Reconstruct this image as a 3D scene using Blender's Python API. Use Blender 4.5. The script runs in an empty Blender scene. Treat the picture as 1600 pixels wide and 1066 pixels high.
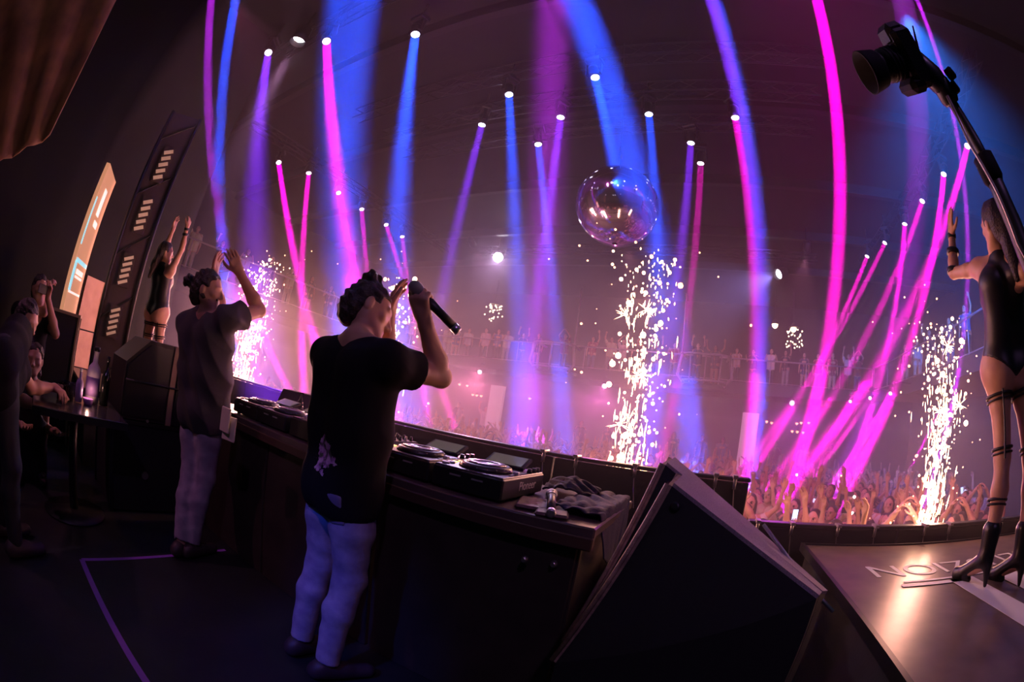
import bpy, math, random
import numpy as np
from mathutils import Vector, Matrix

# ------------------------------------------------------------------ camera
SC = bpy.context.scene
COL = SC.collection
FPX, ROLL, PITCH, CH = 700.0, 9.0, 9.0, 1.3          # focal length in pixels of the 1600x1066 frame
_r, _p = math.radians(ROLL), math.radians(-PITCH)
_Z = np.array([math.sin(_r)*math.cos(_p), math.cos(_r)*math.cos(_p), math.sin(_p)])
_F = np.array([0, 0, -1.0]); _Y = _F-_Z*(_F@_Z); _Y /= np.linalg.norm(_Y); _X = np.cross(_Y, _Z)
BAS = np.array([_X, _Y, _Z])
CAM = np.array([0, 0, CH])
cd = bpy.data.cameras.new('camera'); co = bpy.data.objects.new('camera', cd); COL.objects.link(co)
cd.type = 'PANO'; cd.sensor_width = 36; cd.sensor_fit = 'HORIZONTAL'; cd.clip_start = .02; cd.clip_end = 200
for tgt in (cd, getattr(cd, 'cycles', None)):
    try:
        tgt.panorama_type = 'FISHEYE_EQUISOLID'; tgt.fisheye_lens = FPX/1600*36; tgt.fisheye_fov = math.radians(200)
    except Exception:
        pass
M4 = Matrix([list(BAS[i])+[CAM[i]] for i in range(3)]+[[0, 0, 0, 1]])
co.matrix_world = M4
SC.camera = co
# ------------------------------------------------------------------ world, exposure
wd = bpy.data.worlds.new('world'); SC.world = wd; wd.use_nodes = True
wd.node_tree.nodes['Background'].inputs[0].default_value = (.10, .62, .60, 1)
wd.node_tree.nodes['Background'].inputs[1].default_value = .014
SC.view_settings.view_transform = 'Standard'; SC.view_settings.look = 'None'
SC.view_settings.gamma = 1; SC.view_settings.use_curve_mapping = False
SC.view_settings.exposure = 0.0
SC.cycles.use_light_tree = True
SC.cycles.volume_bounces = 0; SC.cycles.max_bounces = 6; SC.cycles.diffuse_bounces = 2; SC.cycles.glossy_bounces = 3
SC.cycles.transparent_max_bounces = 8; SC.cycles.sample_clamp_indirect = 4; SC.cycles.use_denoising = True

rng = random.Random(7)
nrg = np.random.default_rng(7)
ANG = math.radians(27)
SV = np.array([math.cos(ANG), -math.sin(ANG), 0]); NV = np.array([math.sin(ANG), math.cos(ANG), 0])
def W(s, n, z): return SV*s+NV*n+np.array([0, 0, z])
def SN(p): return float(p@SV), float(p@NV), float(p[2])
def ray(u, v):
    x, y = u-800., -(v-533.); r = math.hypot(x, y)+1e-9; th = 2*math.asin(min(1, r/2/FPX))
    return BAS@np.array([math.sin(th)*x/r, math.sin(th)*y/r, -math.cos(th)])
def on_z(u, v, z): d = ray(u, v); return CAM+d*((z-CH)/d[2])
def on_n(u, v, n): d = ray(u, v); return CAM+d*((n-CAM@NV)/(d@NV))
def at_d(u, v, h): d = ray(u, v); return CAM+d*(h/math.hypot(d[0], d[1]))
def pix(P):
    d = BAS.T@(np.asarray(P, float)-CAM); d /= np.linalg.norm(d); th = math.acos(max(-1, min(1, -d[2])))
    r = 2*FPX*math.sin(th/2); n = math.hypot(d[0], d[1])+1e-9; return 800+r*d[0]/n, 533-r*d[1]/n
def nrm(v): v = np.asarray(v, float); return v/(np.linalg.norm(v)+1e-12)

# ------------------------------------------------------------------ materials
MATS = {}
def mat(name, col, rough=.6, metal=0., emit=None, es=0., noise=None, bump=0., bscale=40., alpha=1., trans=0., spec=.5):
    if name in MATS: return MATS[name]
    m = bpy.data.materials.new(name); m.use_nodes = True; nt = m.node_tree; b = nt.nodes['Principled BSDF']
    b.inputs['Base Color'].default_value = (*col, 1); b.inputs['Roughness'].default_value = rough
    b.inputs['Metallic'].default_value = metal; b.inputs['Specular IOR Level'].default_value = spec
    if trans: b.inputs['Transmission Weight'].default_value = trans
    if emit: b.inputs['Emission Color'].default_value = (*emit, 1); b.inputs['Emission Strength'].default_value = es
    if noise or bump:
        tc = nt.nodes.new('ShaderNodeTexCoord'); nz = nt.nodes.new('ShaderNodeTexNoise'); nz.inputs['Detail'].default_value = 5
        nt.links.new(tc.outputs['Object'], nz.inputs['Vector'])
        nz.inputs['Scale'].default_value = noise[1] if noise else bscale
        if noise:
            mx = nt.nodes.new('ShaderNodeMix'); mx.data_type = 'RGBA'
            rp = nt.nodes.new('ShaderNodeValToRGB'); rp.color_ramp.elements[0].position = .35; rp.color_ramp.elements[1].position = .68
            nt.links.new(nz.outputs[0], rp.inputs[0]); nt.links.new(rp.outputs[0], mx.inputs[0])
            mx.inputs[6].default_value = (*col, 1); mx.inputs[7].default_value = (*noise[0], 1)
            nt.links.new(mx.outputs[2], b.inputs['Base Color'])
        if bump:
            n2 = nt.nodes.new('ShaderNodeTexNoise'); n2.inputs['Scale'].default_value = bscale; n2.inputs['Detail'].default_value = 4
            nt.links.new(tc.outputs['Object'], n2.inputs['Vector'])
            bp = nt.nodes.new('ShaderNodeBump'); bp.inputs['Strength'].default_value = bump; bp.inputs['Distance'].default_value = .01
            nt.links.new(n2.outputs[0], bp.inputs['Height']); nt.links.new(bp.outputs[0], b.inputs['Normal'])
    if emit: m.cycles.emission_sampling = 'NONE'
    MATS[name] = m
    return m
def hue_mat(name, cols, rough=.8):
    """cloth whose colour differs from object to object"""
    if name in MATS: return MATS[name]
    m = mat(name, cols[0], rough); nt = m.node_tree
    oi = nt.nodes.new('ShaderNodeObjectInfo'); rp = nt.nodes.new('ShaderNodeValToRGB'); rp.color_ramp.interpolation = 'CONSTANT'
    e = rp.color_ramp.elements
    while len(e) < len(cols): e.new(.5)
    for i, c in enumerate(cols): e[i].position = i/len(cols); e[i].color = (*c, 1)
    nt.links.new(oi.outputs['Random'], rp.inputs[0]); nt.links.new(rp.outputs[0], nt.nodes['Principled BSDF'].inputs['Base Color'])
    return m
BLACK = mat('black_plastic', (.012, .013, .014), .45)
MATTE = mat('matte_black', (.012, .013, .014), .85, bump=.15, bscale=60)
METAL = mat('dark_metal', (.05, .05, .055), .4, .8)
STEEL = mat('steel', (.55, .53, .55), .3, .9)
SILVER = mat('silver_plate', (.5, .48, .52), .3, .6)
WHITE = mat('white_plastic', (.8, .8, .8), .5)
SKIN = mat('skin', (.50, .27, .18), .5, noise=((.42, .21, .14), 9))
SKIN2 = mat('skin_tan', (.55, .31, .21), .5, noise=((.46, .24, .16), 9))
HAIR = mat('dark_hair', (.018, .012, .010), .5, noise=((.045, .028, .02), 60), bump=.8, bscale=110)

# ------------------------------------------------------------------ mesh helpers
def link(o, parent=None):
    COL.objects.link(o)
    if parent is not None: o.parent = parent
    return o
def tag(o, label=None, cat=None, group=None, kind=None):
    if label: o['label'] = label
    if cat: o['category'] = cat
    if group: o['group'] = group
    if kind: o['kind'] = kind
    return o
def thing(name, label, cat, loc=(0, 0, 0), rz=0., group=None):
    o = bpy.data.objects.new(name, None); o.empty_display_size = .1; link(o)
    o.location = [float(c) for c in loc]; o.rotation_euler = (0, 0, rz); return tag(o, label, cat, group)
def copy_tree(o, parent=None):
    c = o.copy(); COL.objects.link(c); c.parent = parent
    for ch in o.children: copy_tree(ch, c)
    return c
class MB:
    def __init__(self): self.v = []; self.f = []; self.sm = []
    def _add(self, vs, fs, smooth=False):
        b = len(self.v); self.v += [tuple(float(c) for c in p) for p in vs]
        self.f += [tuple(i+b for i in f) for f in fs]; self.sm += [smooth]*len(fs); return self
    def box(self, c, d, R=None, bev=0.):
        c = np.asarray(c, float); h = np.asarray(d, float)/2
        if bev <= 0:
            P = [np.array([x, y, z])*h for z in (-1, 1) for y in (-1, 1) for x in (-1, 1)]
            F = [(0, 2, 3, 1), (4, 5, 7, 6), (0, 1, 5, 4), (2, 6, 7, 3), (0, 4, 6, 2), (1, 3, 7, 5)]
        else:
            P = []; idx = {}
            for z in (-1, 1):
                for y in (-1, 1):
                    for x in (-1, 1):
                        s = np.array([x, y, z])
                        for a in range(3):
                            q = s*h; q = q-s*bev; q[a] = s[a]*h[a]; idx[(x, y, z, a)] = len(P); P.append(q)
            F = []
            for a in range(3):
                b_, c_ = (a+1) % 3, (a+2) % 3
                for s in (-1, 1):
                    q = []
                    for (i, j) in ((-1, -1), (1, -1), (1, 1), (-1, 1)):
                        k = [0, 0, 0]; k[a] = s; k[b_] = i; k[c_] = j; q.append(idx[(*k, a)])
                    F.append(q if s > 0 else q[::-1])
                for i in (-1, 1):
                    for j in (-1, 1):
                        k0 = [0, 0, 0]; k0[a] = -1; k0[b_] = i; k0[c_] = j; k1 = list(k0); k1[a] = 1
                        q = [idx[(*k0, b_)], idx[(*k1, b_)], idx[(*k1, c_)], idx[(*k0, c_)]]
                        F.append(q if i*j < 0 else q[::-1])
            for x in (-1, 1):
                for y in (-1, 1):
                    for z in (-1, 1):
                        q = [idx[(x, y, z, a)] for a in range(3)]; F.append(q if x*y*z > 0 else q[::-1])
        if R is not None: P = [np.asarray(R)@p for p in P]
        return self._add([p+c for p in P], F)
    def tube(self, pts, r, seg=8, cap=True):
        pts = [np.asarray(p, float) for p in pts]; n = len(pts)
        rs = [r]*n if np.isscalar(r) else list(r); V = []; F = []
        t0 = nrm(pts[1]-pts[0]); ref = np.array([0, 0, 1.]) if abs(t0[2]) < .9 else np.array([1., 0, 0]); a = nrm(np.cross(t0, ref))
        for i, p in enumerate(pts):
            t = nrm(pts[min(i+1, n-1)]-pts[max(i-1, 0)]); a = nrm(a-t*(a@t)); b = np.cross(t, a)
            V += [p+rs[i]*(math.cos(2*math.pi*k/seg)*a+math.sin(2*math.pi*k/seg)*b) for k in range(seg)]
        for i in range(n-1):
            for k in range(seg):
                k2 = (k+1) % seg; F.append((i*seg+k, i*seg+k2, (i+1)*seg+k2, (i+1)*seg+k))
        self._add(V, F, seg > 5)
        if cap:
            b = len(self.v)-n*seg; self.f += [tuple(b+k for k in range(seg))[::-1], tuple(b+(n-1)*seg+k for k in range(seg))]; self.sm += [False]*2
        return self
    def lathe(self, prof, seg=20, c=(0, 0, 0), ax=None):
        V = []; F = []; c = np.asarray(c, float)
        if ax is None: A, B, D = np.eye(3)
        else:
            D = nrm(ax); A = nrm(np.cross(D, [0, 0, 1] if abs(D[2]) < .9 else [1, 0, 0])); B = np.cross(D, A)
        for (r, z) in prof: V += [c+D*z+r*(math.cos(2*math.pi*k/seg)*A+math.sin(2*math.pi*k/seg)*B) for k in range(seg)]
        for i in range(len(prof)-1):
            for k in range(seg):
                k2 = (k+1) % seg; F.append((i*seg+k, i*seg+k2, (i+1)*seg+k2, (i+1)*seg+k))
        self._add(V, F, True); b = len(self.v)-len(V)
        if prof[0][0] > 1e-4: self.f.append(tuple(b+k for k in range(seg))[::-1]); self.sm.append(False)
        if prof[-1][0] > 1e-4: self.f.append(tuple(b+(len(prof)-1)*seg+k for k in range(seg))); self.sm.append(False)
        return self
    def prism(self, poly, off):
        n = len(poly); poly = [np.asarray(p, float) for p in poly]; off = np.asarray(off, float)
        V = poly+[p+off for p in poly]; F = [tuple(range(n))[::-1], tuple(range(n, 2*n))]
        F += [(i, (i+1) % n, n+(i+1) % n, n+i) for i in range(n)]
        return self._add(V, F)
    def quadgrid(self, G):
        a, b = len(G), len(G[0]); V = [p for row in G for p in row]
        F = [(i*b+j, i*b+j+1, (i+1)*b+j+1, (i+1)*b+j) for i in range(a-1) for j in range(b-1)]
        return self._add(V, F, True)
    def mesh(self, name, m):
        me = bpy.data.meshes.new(name); me.from_pydata(self.v, [], self.f); me.polygons.foreach_set('use_smooth', self.sm)
        for mm in (m if isinstance(m, (list, tuple)) else [m]): me.materials.append(mm)
        me.update(); return me
    def build(self, name, m, parent=None, loc=None, rz=0.):
        o = bpy.data.objects.new(name, self.mesh(name, m)); link(o, parent)
        if loc is not None: o.location = [float(c) for c in loc]
        if rz: o.rotation_euler = (0, 0, rz)
        return o
STG = -ANG   # objects built in stage axes (s, n, z) are turned by this about the world origin
def struct(name, mb, m, **k): o = mb.build(name, m, rz=STG); return tag(o, kind='structure', **k)

# ------------------------------------------------------------------ signed-distance bodies
def smin(a, b, k):
    if k <= 0: return np.minimum(a, b)
    h = np.maximum(k-np.abs(a-b), 0)/k; return np.minimum(a, b)-h*h*k*.25
class SDF:
    """union of rounded cones and ellipsoids, polygonised with surface nets"""
    def __init__(self): self.p = []
    def cone(self, a, b, ra, rb, k=.02, m=0): self.p.append(('c', np.asarray(a, float), np.asarray(b, float), ra, rb, k, m)); return self
    def ball(self, c, r, k=.02, m=0): c = np.asarray(c, float); self.p.append(('c', c, c+1e-5, r, r, k, m)); return self
    def ell(self, c, rad, R=None, k=.02, m=0): self.p.append(('e', np.asarray(c, float), np.asarray(rad, float), np.eye(3) if R is None else np.asarray(R), None, k, m)); return self
    def mesh(self, res, name, mats, warp=None, cut=None, org=(0, 0, 0), noise=None):
        mg = .045; lo = np.full(3, 1e9); hi = -lo; bb = []
        for q in self.p:
            if q[0] == 'c': r = max(q[3], q[4]); l = np.minimum(q[1], q[2])-r; h = np.maximum(q[1], q[2])+r
            else: e = np.sqrt(((q[3]*q[2][:, None])**2).sum(0)); l = q[1]-e; h = q[1]+e
            bb.append((l-mg, h+mg)); lo = np.minimum(lo, l-mg); hi = np.maximum(hi, h+mg)
        sh = tuple(np.ceil((hi-lo)/res).astype(int)+2)
        D = np.full(sh, .06, np.float32); Mi = np.zeros(sh, np.int8)
        ax = [lo[i]+res*np.arange(sh[i]) for i in range(3)]
        for q, (l, h) in zip(self.p, bb):
            i0 = np.maximum(((l-lo)/res).astype(int), 0); i1 = np.minimum(((h-lo)/res).astype(int)+2, sh)
            sl = tuple(slice(i0[i], i1[i]) for i in range(3))
            X = ax[0][sl[0]][:, None, None]; Y = ax[1][sl[1]][None, :, None]; Zz = ax[2][sl[2]][None, None, :]
            if q[0] == 'c':
                a, b = q[1], q[2]; d = b-a; L2 = d@d+1e-12
                t = np.clip(((X-a[0])*d[0]+(Y-a[1])*d[1]+(Zz-a[2])*d[2])/L2, 0, 1)
                f = np.sqrt((X-a[0]-t*d[0])**2+(Y-a[1]-t*d[1])**2+(Zz-a[2]-t*d[2])**2)-(q[3]+(q[4]-q[3])*t)
            else:
                c, rd, R = q[1], q[2], q[3]
                u = [(X-c[0])*R[i][0]+(Y-c[1])*R[i][1]+(Zz-c[2])*R[i][2] for i in range(3)]
                k0 = np.sqrt(sum((u[i]/rd[i])**2 for i in range(3))); k1 = np.sqrt(sum((u[i]/rd[i]**2)**2 for i in range(3)))+1e-9
                f = k0*(k0-1)/k1
            cur = D[sl]; Mi[sl] = np.where(f < cur, q[6], Mi[sl]); D[sl] = smin(cur, f.astype(np.float32), q[5])
        if noise is not None or cut is not None:
            X = ax[0][:, None, None]; Y = ax[1][None, :, None]; Zz = ax[2][None, None, :]
            if noise is not None: D = D+noise(X, Y, Zz).astype(np.float32)
            if cut is not None: D = np.maximum(D, cut(X, Y, Zz).astype(np.float32))
        D[0] = D[-1] = .05; D[:, 0] = D[:, -1] = .05; D[:, :, 0] = D[:, :, -1] = .05
        ins = D < 0
        c8 = [(i, j, k) for i in (0, 1) for j in (0, 1) for k in (0, 1)]
        n0 = np.zeros(tuple(s-1 for s in sh), np.int8)
        sub = lambda A, o: A[o[0]:sh[0]-1+o[0], o[1]:sh[1]-1+o[1], o[2]:sh[2]-1+o[2]]
        for o in c8: n0 += sub(ins, o)
        act = (n0 > 0) & (n0 < 8); I = np.argwhere(act); nv = len(I)
        idx = np.full(act.shape, -1, np.int32); idx[act] = np.arange(nv)
        acc = np.zeros((nv, 3)); cnt = np.zeros(nv)
        val = {o: D[I[:, 0]+o[0], I[:, 1]+o[1], I[:, 2]+o[2]].astype(float) for o in c8}
        for o in c8:
            for a in range(3):
                if o[a] == 0:
                    e = list(o); e[a] = 1; e = tuple(e); va, vb = val[o], val[e]; x = (va < 0) != (vb < 0)
                    t = np.where(x, va/(va-vb+1e-20), 0); p = np.array(o, float)[None, :].repeat(nv, 0); p[:, a] += t
                    acc += p*x[:, None]; cnt += x
        V = lo+res*(I+acc/np.maximum(cnt, 1)[:, None])
        Q = []
        for a in range(3):
            b_, c_ = (a+1) % 3, (a+2) % 3
            s0 = [slice(1, -1)]*3; s1 = [slice(1, -1)]*3; s0[a] = slice(0, -1); s1[a] = slice(1, None)
            A0, A1 = ins[tuple(s0)], ins[tuple(s1)]; E = np.argwhere(A0 != A1); fl = A0[A0 != A1]
            base = E+1; base[:, a] = E[:, a]
            def at(db, dc):
                g = base.copy(); g[:, b_] += db; g[:, c_] += dc; return idx[g[:, 0], g[:, 1], g[:, 2]]
            q = np.stack([at(-1, -1), at(0, -1), at(0, 0), at(-1, 0)], 1); q[~fl] = q[~fl][:, ::-1]; Q.append(q)
        Q = np.concatenate(Q); Q = Q[(Q >= 0).all(1)]
        me = bpy.data.meshes.new(name); V = V-np.asarray(org, float)
        me.vertices.add(nv); me.vertices.foreach_set('co', V.astype(np.float32).ravel())
        me.loops.add(len(Q)*4); me.loops.foreach_set('vertex_index', Q.astype(np.int32).ravel())
        me.polygons.add(len(Q)); me.polygons.foreach_set('loop_start', np.arange(len(Q), dtype=np.int32)*4)
        me.polygons.foreach_set('use_smooth', np.ones(len(Q), bool))
        if len(mats) > 1:
            mv = Mi[I[:, 0], I[:, 1], I[:, 2]]; me.polygons.foreach_set('material_index', mv[Q[:, 0]].astype(np.int32))
        for m in mats: me.materials.append(m)
        me.update(calc_edges=True); return me

# ------------------------------------------------------------------ the hall
WALLM = mat('dark_wall', (.028, .022, .026), .8, noise=((.016, .014, .018), 3), bump=.1, bscale=12)
CEILM = mat('dark_ceiling', (.012, .011, .013), .85, noise=((.007, .007, .009), 2))
FLOORM = mat('hall_floor', (.03, .026, .03), .5, noise=((.018, .018, .02), 4))
STAGEM = mat('stage_floor_black', (.012, .014, .015), .55, noise=((.02, .022, .022), 5), bump=.1, bscale=30)
TRUSSM = mat('truss_grey', (.03, .028, .03), .5, .5)
S0, S1, N1, ZF, ZC = -19.5, 12.5, 24.5, -1.2, 8.7
def slab(s0, s1, n0, n1, z0, z1): return MB().box(((s0+s1)/2, (n0+n1)/2, (z0+z1)/2), (s1-s0, n1-n0, z1-z0))
struct('floor', slab(S0, S1, 2.9, N1, ZF-.2, ZF), FLOORM, label='dark dance floor below the stage', cat='floor')
struct('floor_stage', slab(-9.0, 6.0, -5.5, 2.85, -.25, 0), STAGEM, label='black stage floor around the booth', cat='floor')
struct('wall_stage_front', slab(-9.0, 6.0, 2.86, 2.9, ZF, .3), WALLM, label='black front face of the stage', cat='wall')
struct('ceiling', slab(S0, S1, -4.5, N1, ZC, ZC+.2), CEILM, label='dark club ceiling above the light rig', cat='ceiling')
struct('wall_back', slab(S0, S1, N1, N1+.2, ZF, ZC), WALLM, label='dark far wall behind the balcony', cat='wall')
struct('wall_left', slab(S0-.2, S0, 2.9, N1, ZF, ZC), WALLM, label='dark left wall of the hall', cat='wall')
struct('wall_right', slab(S1, S1+.2, 2.9, N1, ZF, ZC), WALLM, label='dark right wall of the hall', cat='wall')
struct('wall_stage_left', slab(-9.2, -9.0, -5.5, 2.9, ZF, ZC), MATTE, label='black wall at the left end of the stage', cat='wall')
tag(MB().box((-3.25, 3.45, -.42), (10.5, .92, 1.5)).build('stage_apron', MATTE, rz=STG), 'low black ledge in front of the booth that carries the spark machines', 'ledge')
# ceiling joists
for i, n in enumerate((4.5, 8.0, 11.5, 15.0, 18.5)):
    struct('trim_%d' % (i+1), slab(S0+.05, S1-.05, n-.09, n+.09, ZC-.32, ZC), TRUSSM, label='dark steel ceiling joist', cat='joist', group='ceiling joists')

def truss(p, q, label, wdt=.3):
    mb = MB(); p = np.array(p, float); q = np.array(q, float); t = nrm(q-p); L = np.linalg.norm(q-p)
    side = nrm(np.cross(t, [0, 0, 1])); cs = [side*wdt/2*a+np.array([0, 0, wdt/2*b]) for a, b in ((1, 1), (-1, 1), (-1, -1), (1, -1))]
    for c in cs: mb.tube([p+c, q+c], .025, 5)
    k = int(L/.45)
    for i in range(k):
        a, b = p+t*L*i/k, p+t*L*(i+1)/k
        for j in range(4):
            c0, c1 = cs[j], cs[(j+1) % 4]; mb.tube([a+(c0 if i % 2 else c1), b+(c1 if i % 2 else c0)], .011, 4)
    return tag(mb.build('lighting_truss', TRUSSM, rz=STG), label, 'truss', 'lighting trusses under the ceiling')
ZT = 8.3
truss((-12.35, 4.5, ZT), (-12.35, 16, ZT), 'lighting truss on the left carrying a row of magenta lights')
truss((6.1, 5, ZT), (6.1, 16.5, ZT), 'lighting truss on the right carrying a row of magenta lights')
for n, nm in ((3.05, 'nearest the stage'), (6.15, 'second from the stage'), (7.3, 'third from the stage'), (8.5, 'fourth from the stage')):
    truss((-8.9, n, ZT), (2.5, n, ZT), 'lighting truss across the middle of the ceiling, '+nm)
truss((-11, 16.4, ZT), (4, 16.4, ZT), 'lighting truss far back across the ceiling')

# ------------------------------------------------------------------ moving-head lights and their beams
_hm = MB().lathe([(.05, -.17), (.1, -.15), (.115, -.05), (.105, .06), (.115, .12), (.115, .16), (.1, .165)], 14).mesh('head', BLACK)
_ym = MB().box((-.15, 0, .08), (.035, .09, .34), bev=.01).box((.15, 0, .08), (.035, .09, .34), bev=.01).box((0, 0, .24), (.33, .1, .035), bev=.01).mesh('yoke', BLACK)
_bm = MB().box((0, 0, .33), (.34, .26, .13), bev=.02).tube([(0, 0, .39), (0, 0, .5)], .03, 6).mesh('base', BLACK)
def lensmat(c, es):
    k = 'lens_%02d_%02d_%02d_%d' % (c[0]*99, c[1]*99, c[2]*99, es)
    w = tuple(.75+.25*x for x in c); return mat(k, (.8, .8, .8), .2, emit=w, es=es)
MAG, BLU, VIO = (1, 0, .62), (.01, .08, 1), (.22, .03, 1)
PUR = (.55, .02, .9)
def moving_head(P0, P1, col, label, power, size=.17, spread=1.6, es=8, group=None, scale=1., arm=None):
    P0 = np.asarray(P0, float); d = nrm(np.asarray(P1, float)-P0)
    t = thing('moving_head_light', label, 'stage light', P0, rng.uniform(0, 6), group); t.scale = (scale,)*3
    b = bpy.data.objects.new('base', _bm); link(b, t); y = bpy.data.objects.new('yoke', _ym); link(y, t)
    h = bpy.data.objects.new('head', _hm); link(h, t)
    q = Vector(d).to_track_quat('Z', 'Y'); h.rotation_euler = (Matrix.Rotation(-t.rotation_euler.z, 3, 'Z')@q.to_matrix()).to_euler()
    if arm is None: MB().tube([(0, 0, .48), (0, 0, (ZC-.01-P0[2])/scale)], .02, 6).build('hanger', BLACK, t)
    else: MB().tube([(0, 0, .45), Matrix.Rotation(-t.rotation_euler.z, 3, 'Z')@Vector((np.asarray(arm)-P0)/scale)], .025, 6).build('bracket', BLACK, t)
    lm = MB().lathe([(.001, .172), (.05, .172), (.085, .168)], 16).mesh('lens', lensmat(col, es))
    l = bpy.data.objects.new('lens', lm); link(l, h)
    la = bpy.data.lights.new('beam', 'AREA'); la.shape = 'DISK'; la.size = size; la.spread = math.radians(spread); la.energy = power; la.color = col
    lo = bpy.data.objects.new('beam', la); link(lo); lo.location = P0+d*.185*scale; lo.rotation_euler = Vector(d).to_track_quat('-Z', 'Y').to_euler()
    return t
BP = 60.
ORD = ('nearest the stage', 'second from the stage', 'third from the stage', 'fourth from the stage', 'fifth from the stage', 'farthest from the stage')
def rig(p0, p1, col, label, pw=1., dn=0., size=.17, spread=2.0, z=7.8, es=8):
    P0 = on_z(*p0, z); n0 = P0@NV; P1 = on_n(*p1, n0+dn); return moving_head(P0, P1, col, label, BP*pw*(1 if col is MAG else 1.5), size, spread if col is MAG else 5., es)
for i, (a, b, dn, pw) in enumerate((((435, 250), (478, 480), 0, 1.6), ((483, 265), (471, 480), 0, 1.6), ((528, 297), (558, 430), 0, 1), ((565, 322), (574, 430), 0, 1), ((602, 347), (628, 430), 0, .8), ((628, 365), (655, 570), 0, .9))):
    rig(a, b, MAG, 'magenta-beam moving head in the left ceiling row, '+ORD[i], pw, dn)
for i, (a, b, pw) in enumerate((((1513, 222), (1440, 440), 1.4), ((1475, 265), (1400, 600), 2.2), ((1443, 308), (1318, 590), 1.0), ((1414, 343), (1375, 590), 2.0), ((1385, 374), (1285, 560), 1.0), ((1357, 395), (1262, 600), 1.5))):
    rig(a, b, MAG, 'magenta-beam moving head in the right ceiling row, '+ORD[i], pw*1.25)
for a, b, c, lb, pw in (((650, 47), (622, 345), BLU, 'blue-beam moving head high on the left of the middle rig, right of a blue shaft', 1.5), ((755, 187), (713, 360), VIO, 'violet-beam moving head whose beam slants down to the left, mid ceiling', .7),
        ((795, 140), (804, 330), BLU, 'blue-beam moving head in mid ceiling left of the magenta shaft', 1.1), ((840, 218), (857, 380), BLU, 'lowest blue-beam moving head left of the mirror ball', 1.1), ((877, 175), (856, 340), VIO, 'violet-beam moving head inside the wide magenta shaft', .9),
        ((928, 113), (968, 300), BLU, 'blue-beam moving head aimed down at the mirror ball', 1.4), ((1013, 170), (1024, 320), BLU, 'blue-beam moving head just above right of the mirror ball', 1.0), ((1080, 215), (1064, 390), VIO, 'violet-beam moving head right of the mirror ball', .7),
        ((1095, 247), (1085, 400), MAG, 'magenta-beam moving head low on the ceiling right of the mirror ball', .6), ((1147, 175), (1168, 310), MAG, 'magenta-beam moving head touching the tall violet shaft', 1.1), ((510, 60), (531, 300), MAG, 'magenta-beam moving head beside the broad blue shaft on the left', 1.2), ((420, 78), (399, 310), VIO, 'dim violet moving head at upper left below the pink spotlight', .5)):
    rig(a, b, c, lb, pw)
# fixtures under the side balconies
for a, b, lb, pw in (((1330, 625), (1268, 720), 'magenta moving head under the right balcony, farthest from the stage', .7), ((1361, 620), (1305, 700), 'magenta moving head under the right balcony, middle of three', .5), ((1393, 612), (1308, 748), 'magenta moving head under the right balcony, nearest of three', 2.)):
    P0 = on_z(*a, 3.3); P1 = on_n(*b, P0@NV-2.5); moving_head(P0, P1, MAG, lb, BP*pw, .2, 1.5, 8, scale=.8, arm=W(7.75, P0@NV, 3.62))
P0 = on_z(374, 440, 3.3); moving_head(P0, on_n(445, 596, P0@NV+1), MAG, 'magenta moving head under the left balcony behind the clapping person', BP*.8, .2, 1.5, 8, scale=.8, arm=W(-15.03, P0@NV, 3.62))
P0 = on_z(1468, 640, 2.9); moving_head(P0, on_n(1388, 790, P0@NV-1.5), MAG, 'magenta moving head low on the right behind the sparks', BP*.8, .12, 1.2, 8, scale=.8, arm=W(7.75, P0@NV, 3.62))
# fixtures above the frame: shafts that enter from the top edge
def shaft(p0, d0, p1, d1, col, label, pw, size, spread):
    A = at_d(*p0, d0); B = at_d(*p1, d1); t = (7.8-A[2])/(A[2]-B[2]); P0 = A+(A-B)*t
    return moving_head(P0, B, col, label, BP*pw, size, spread, 8, scale=max(1, size/.17))
for a in (((330, 0), 6.5, (341, 330), 6.5, PUR, 'purple shaft moving head above the far left dancer', .7, .14, 1.0),
          ((368, 0), 6.0, (344, 330), 6.2, BLU, 'blue shaft moving head above the far left dancer', 1.6, .16, 1.2),
          ((533, 0), 4.2, (527, 330), 6.0, BLU, 'broad blue shaft moving head above the left, first of a pair', 4.6, .36, 5.), ((572, 0), 4.2, (545, 330), 6.0, BLU, 'broad blue shaft moving head above the left, second of a pair', 4.6, .36, 5.),
          ((866, 0), 3.6, (852, 330), 7.0, PUR, 'broad magenta shaft moving head above the middle', 3.0, .42, 5.), ((900, 0), 3.6, (990, 262), 5.4, BLU, 'broad blue shaft moving head above the mirror ball', 9, .42, 4.5),
          ((1112, 0), 3.8, (1186, 430), 6.4, VIO, 'tall violet shaft moving head above right of the middle', 2.6, .2, 1.2), ((1118, 0), 3.8, (1192, 430), 6.4, BLU, 'tall blue shaft moving head beside the violet one', 1.6, .2, 1.4),
          ((1277, 0), 4.6, (1301, 480), 6.5, MAG, 'tall magenta shaft moving head above the right', 4.2, .2, 1.2), ((1433, 0), 4.6, (1500, 240), 5.5, PUR, 'thin violet shaft moving head behind the raised camera', .8, .07, .8), ((1410, 0), 5., (1430, 330), 7, PUR, 'soft purple shaft moving head above the right balcony', 1.4, .42, 3.0)):
    shaft(*a)
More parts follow.
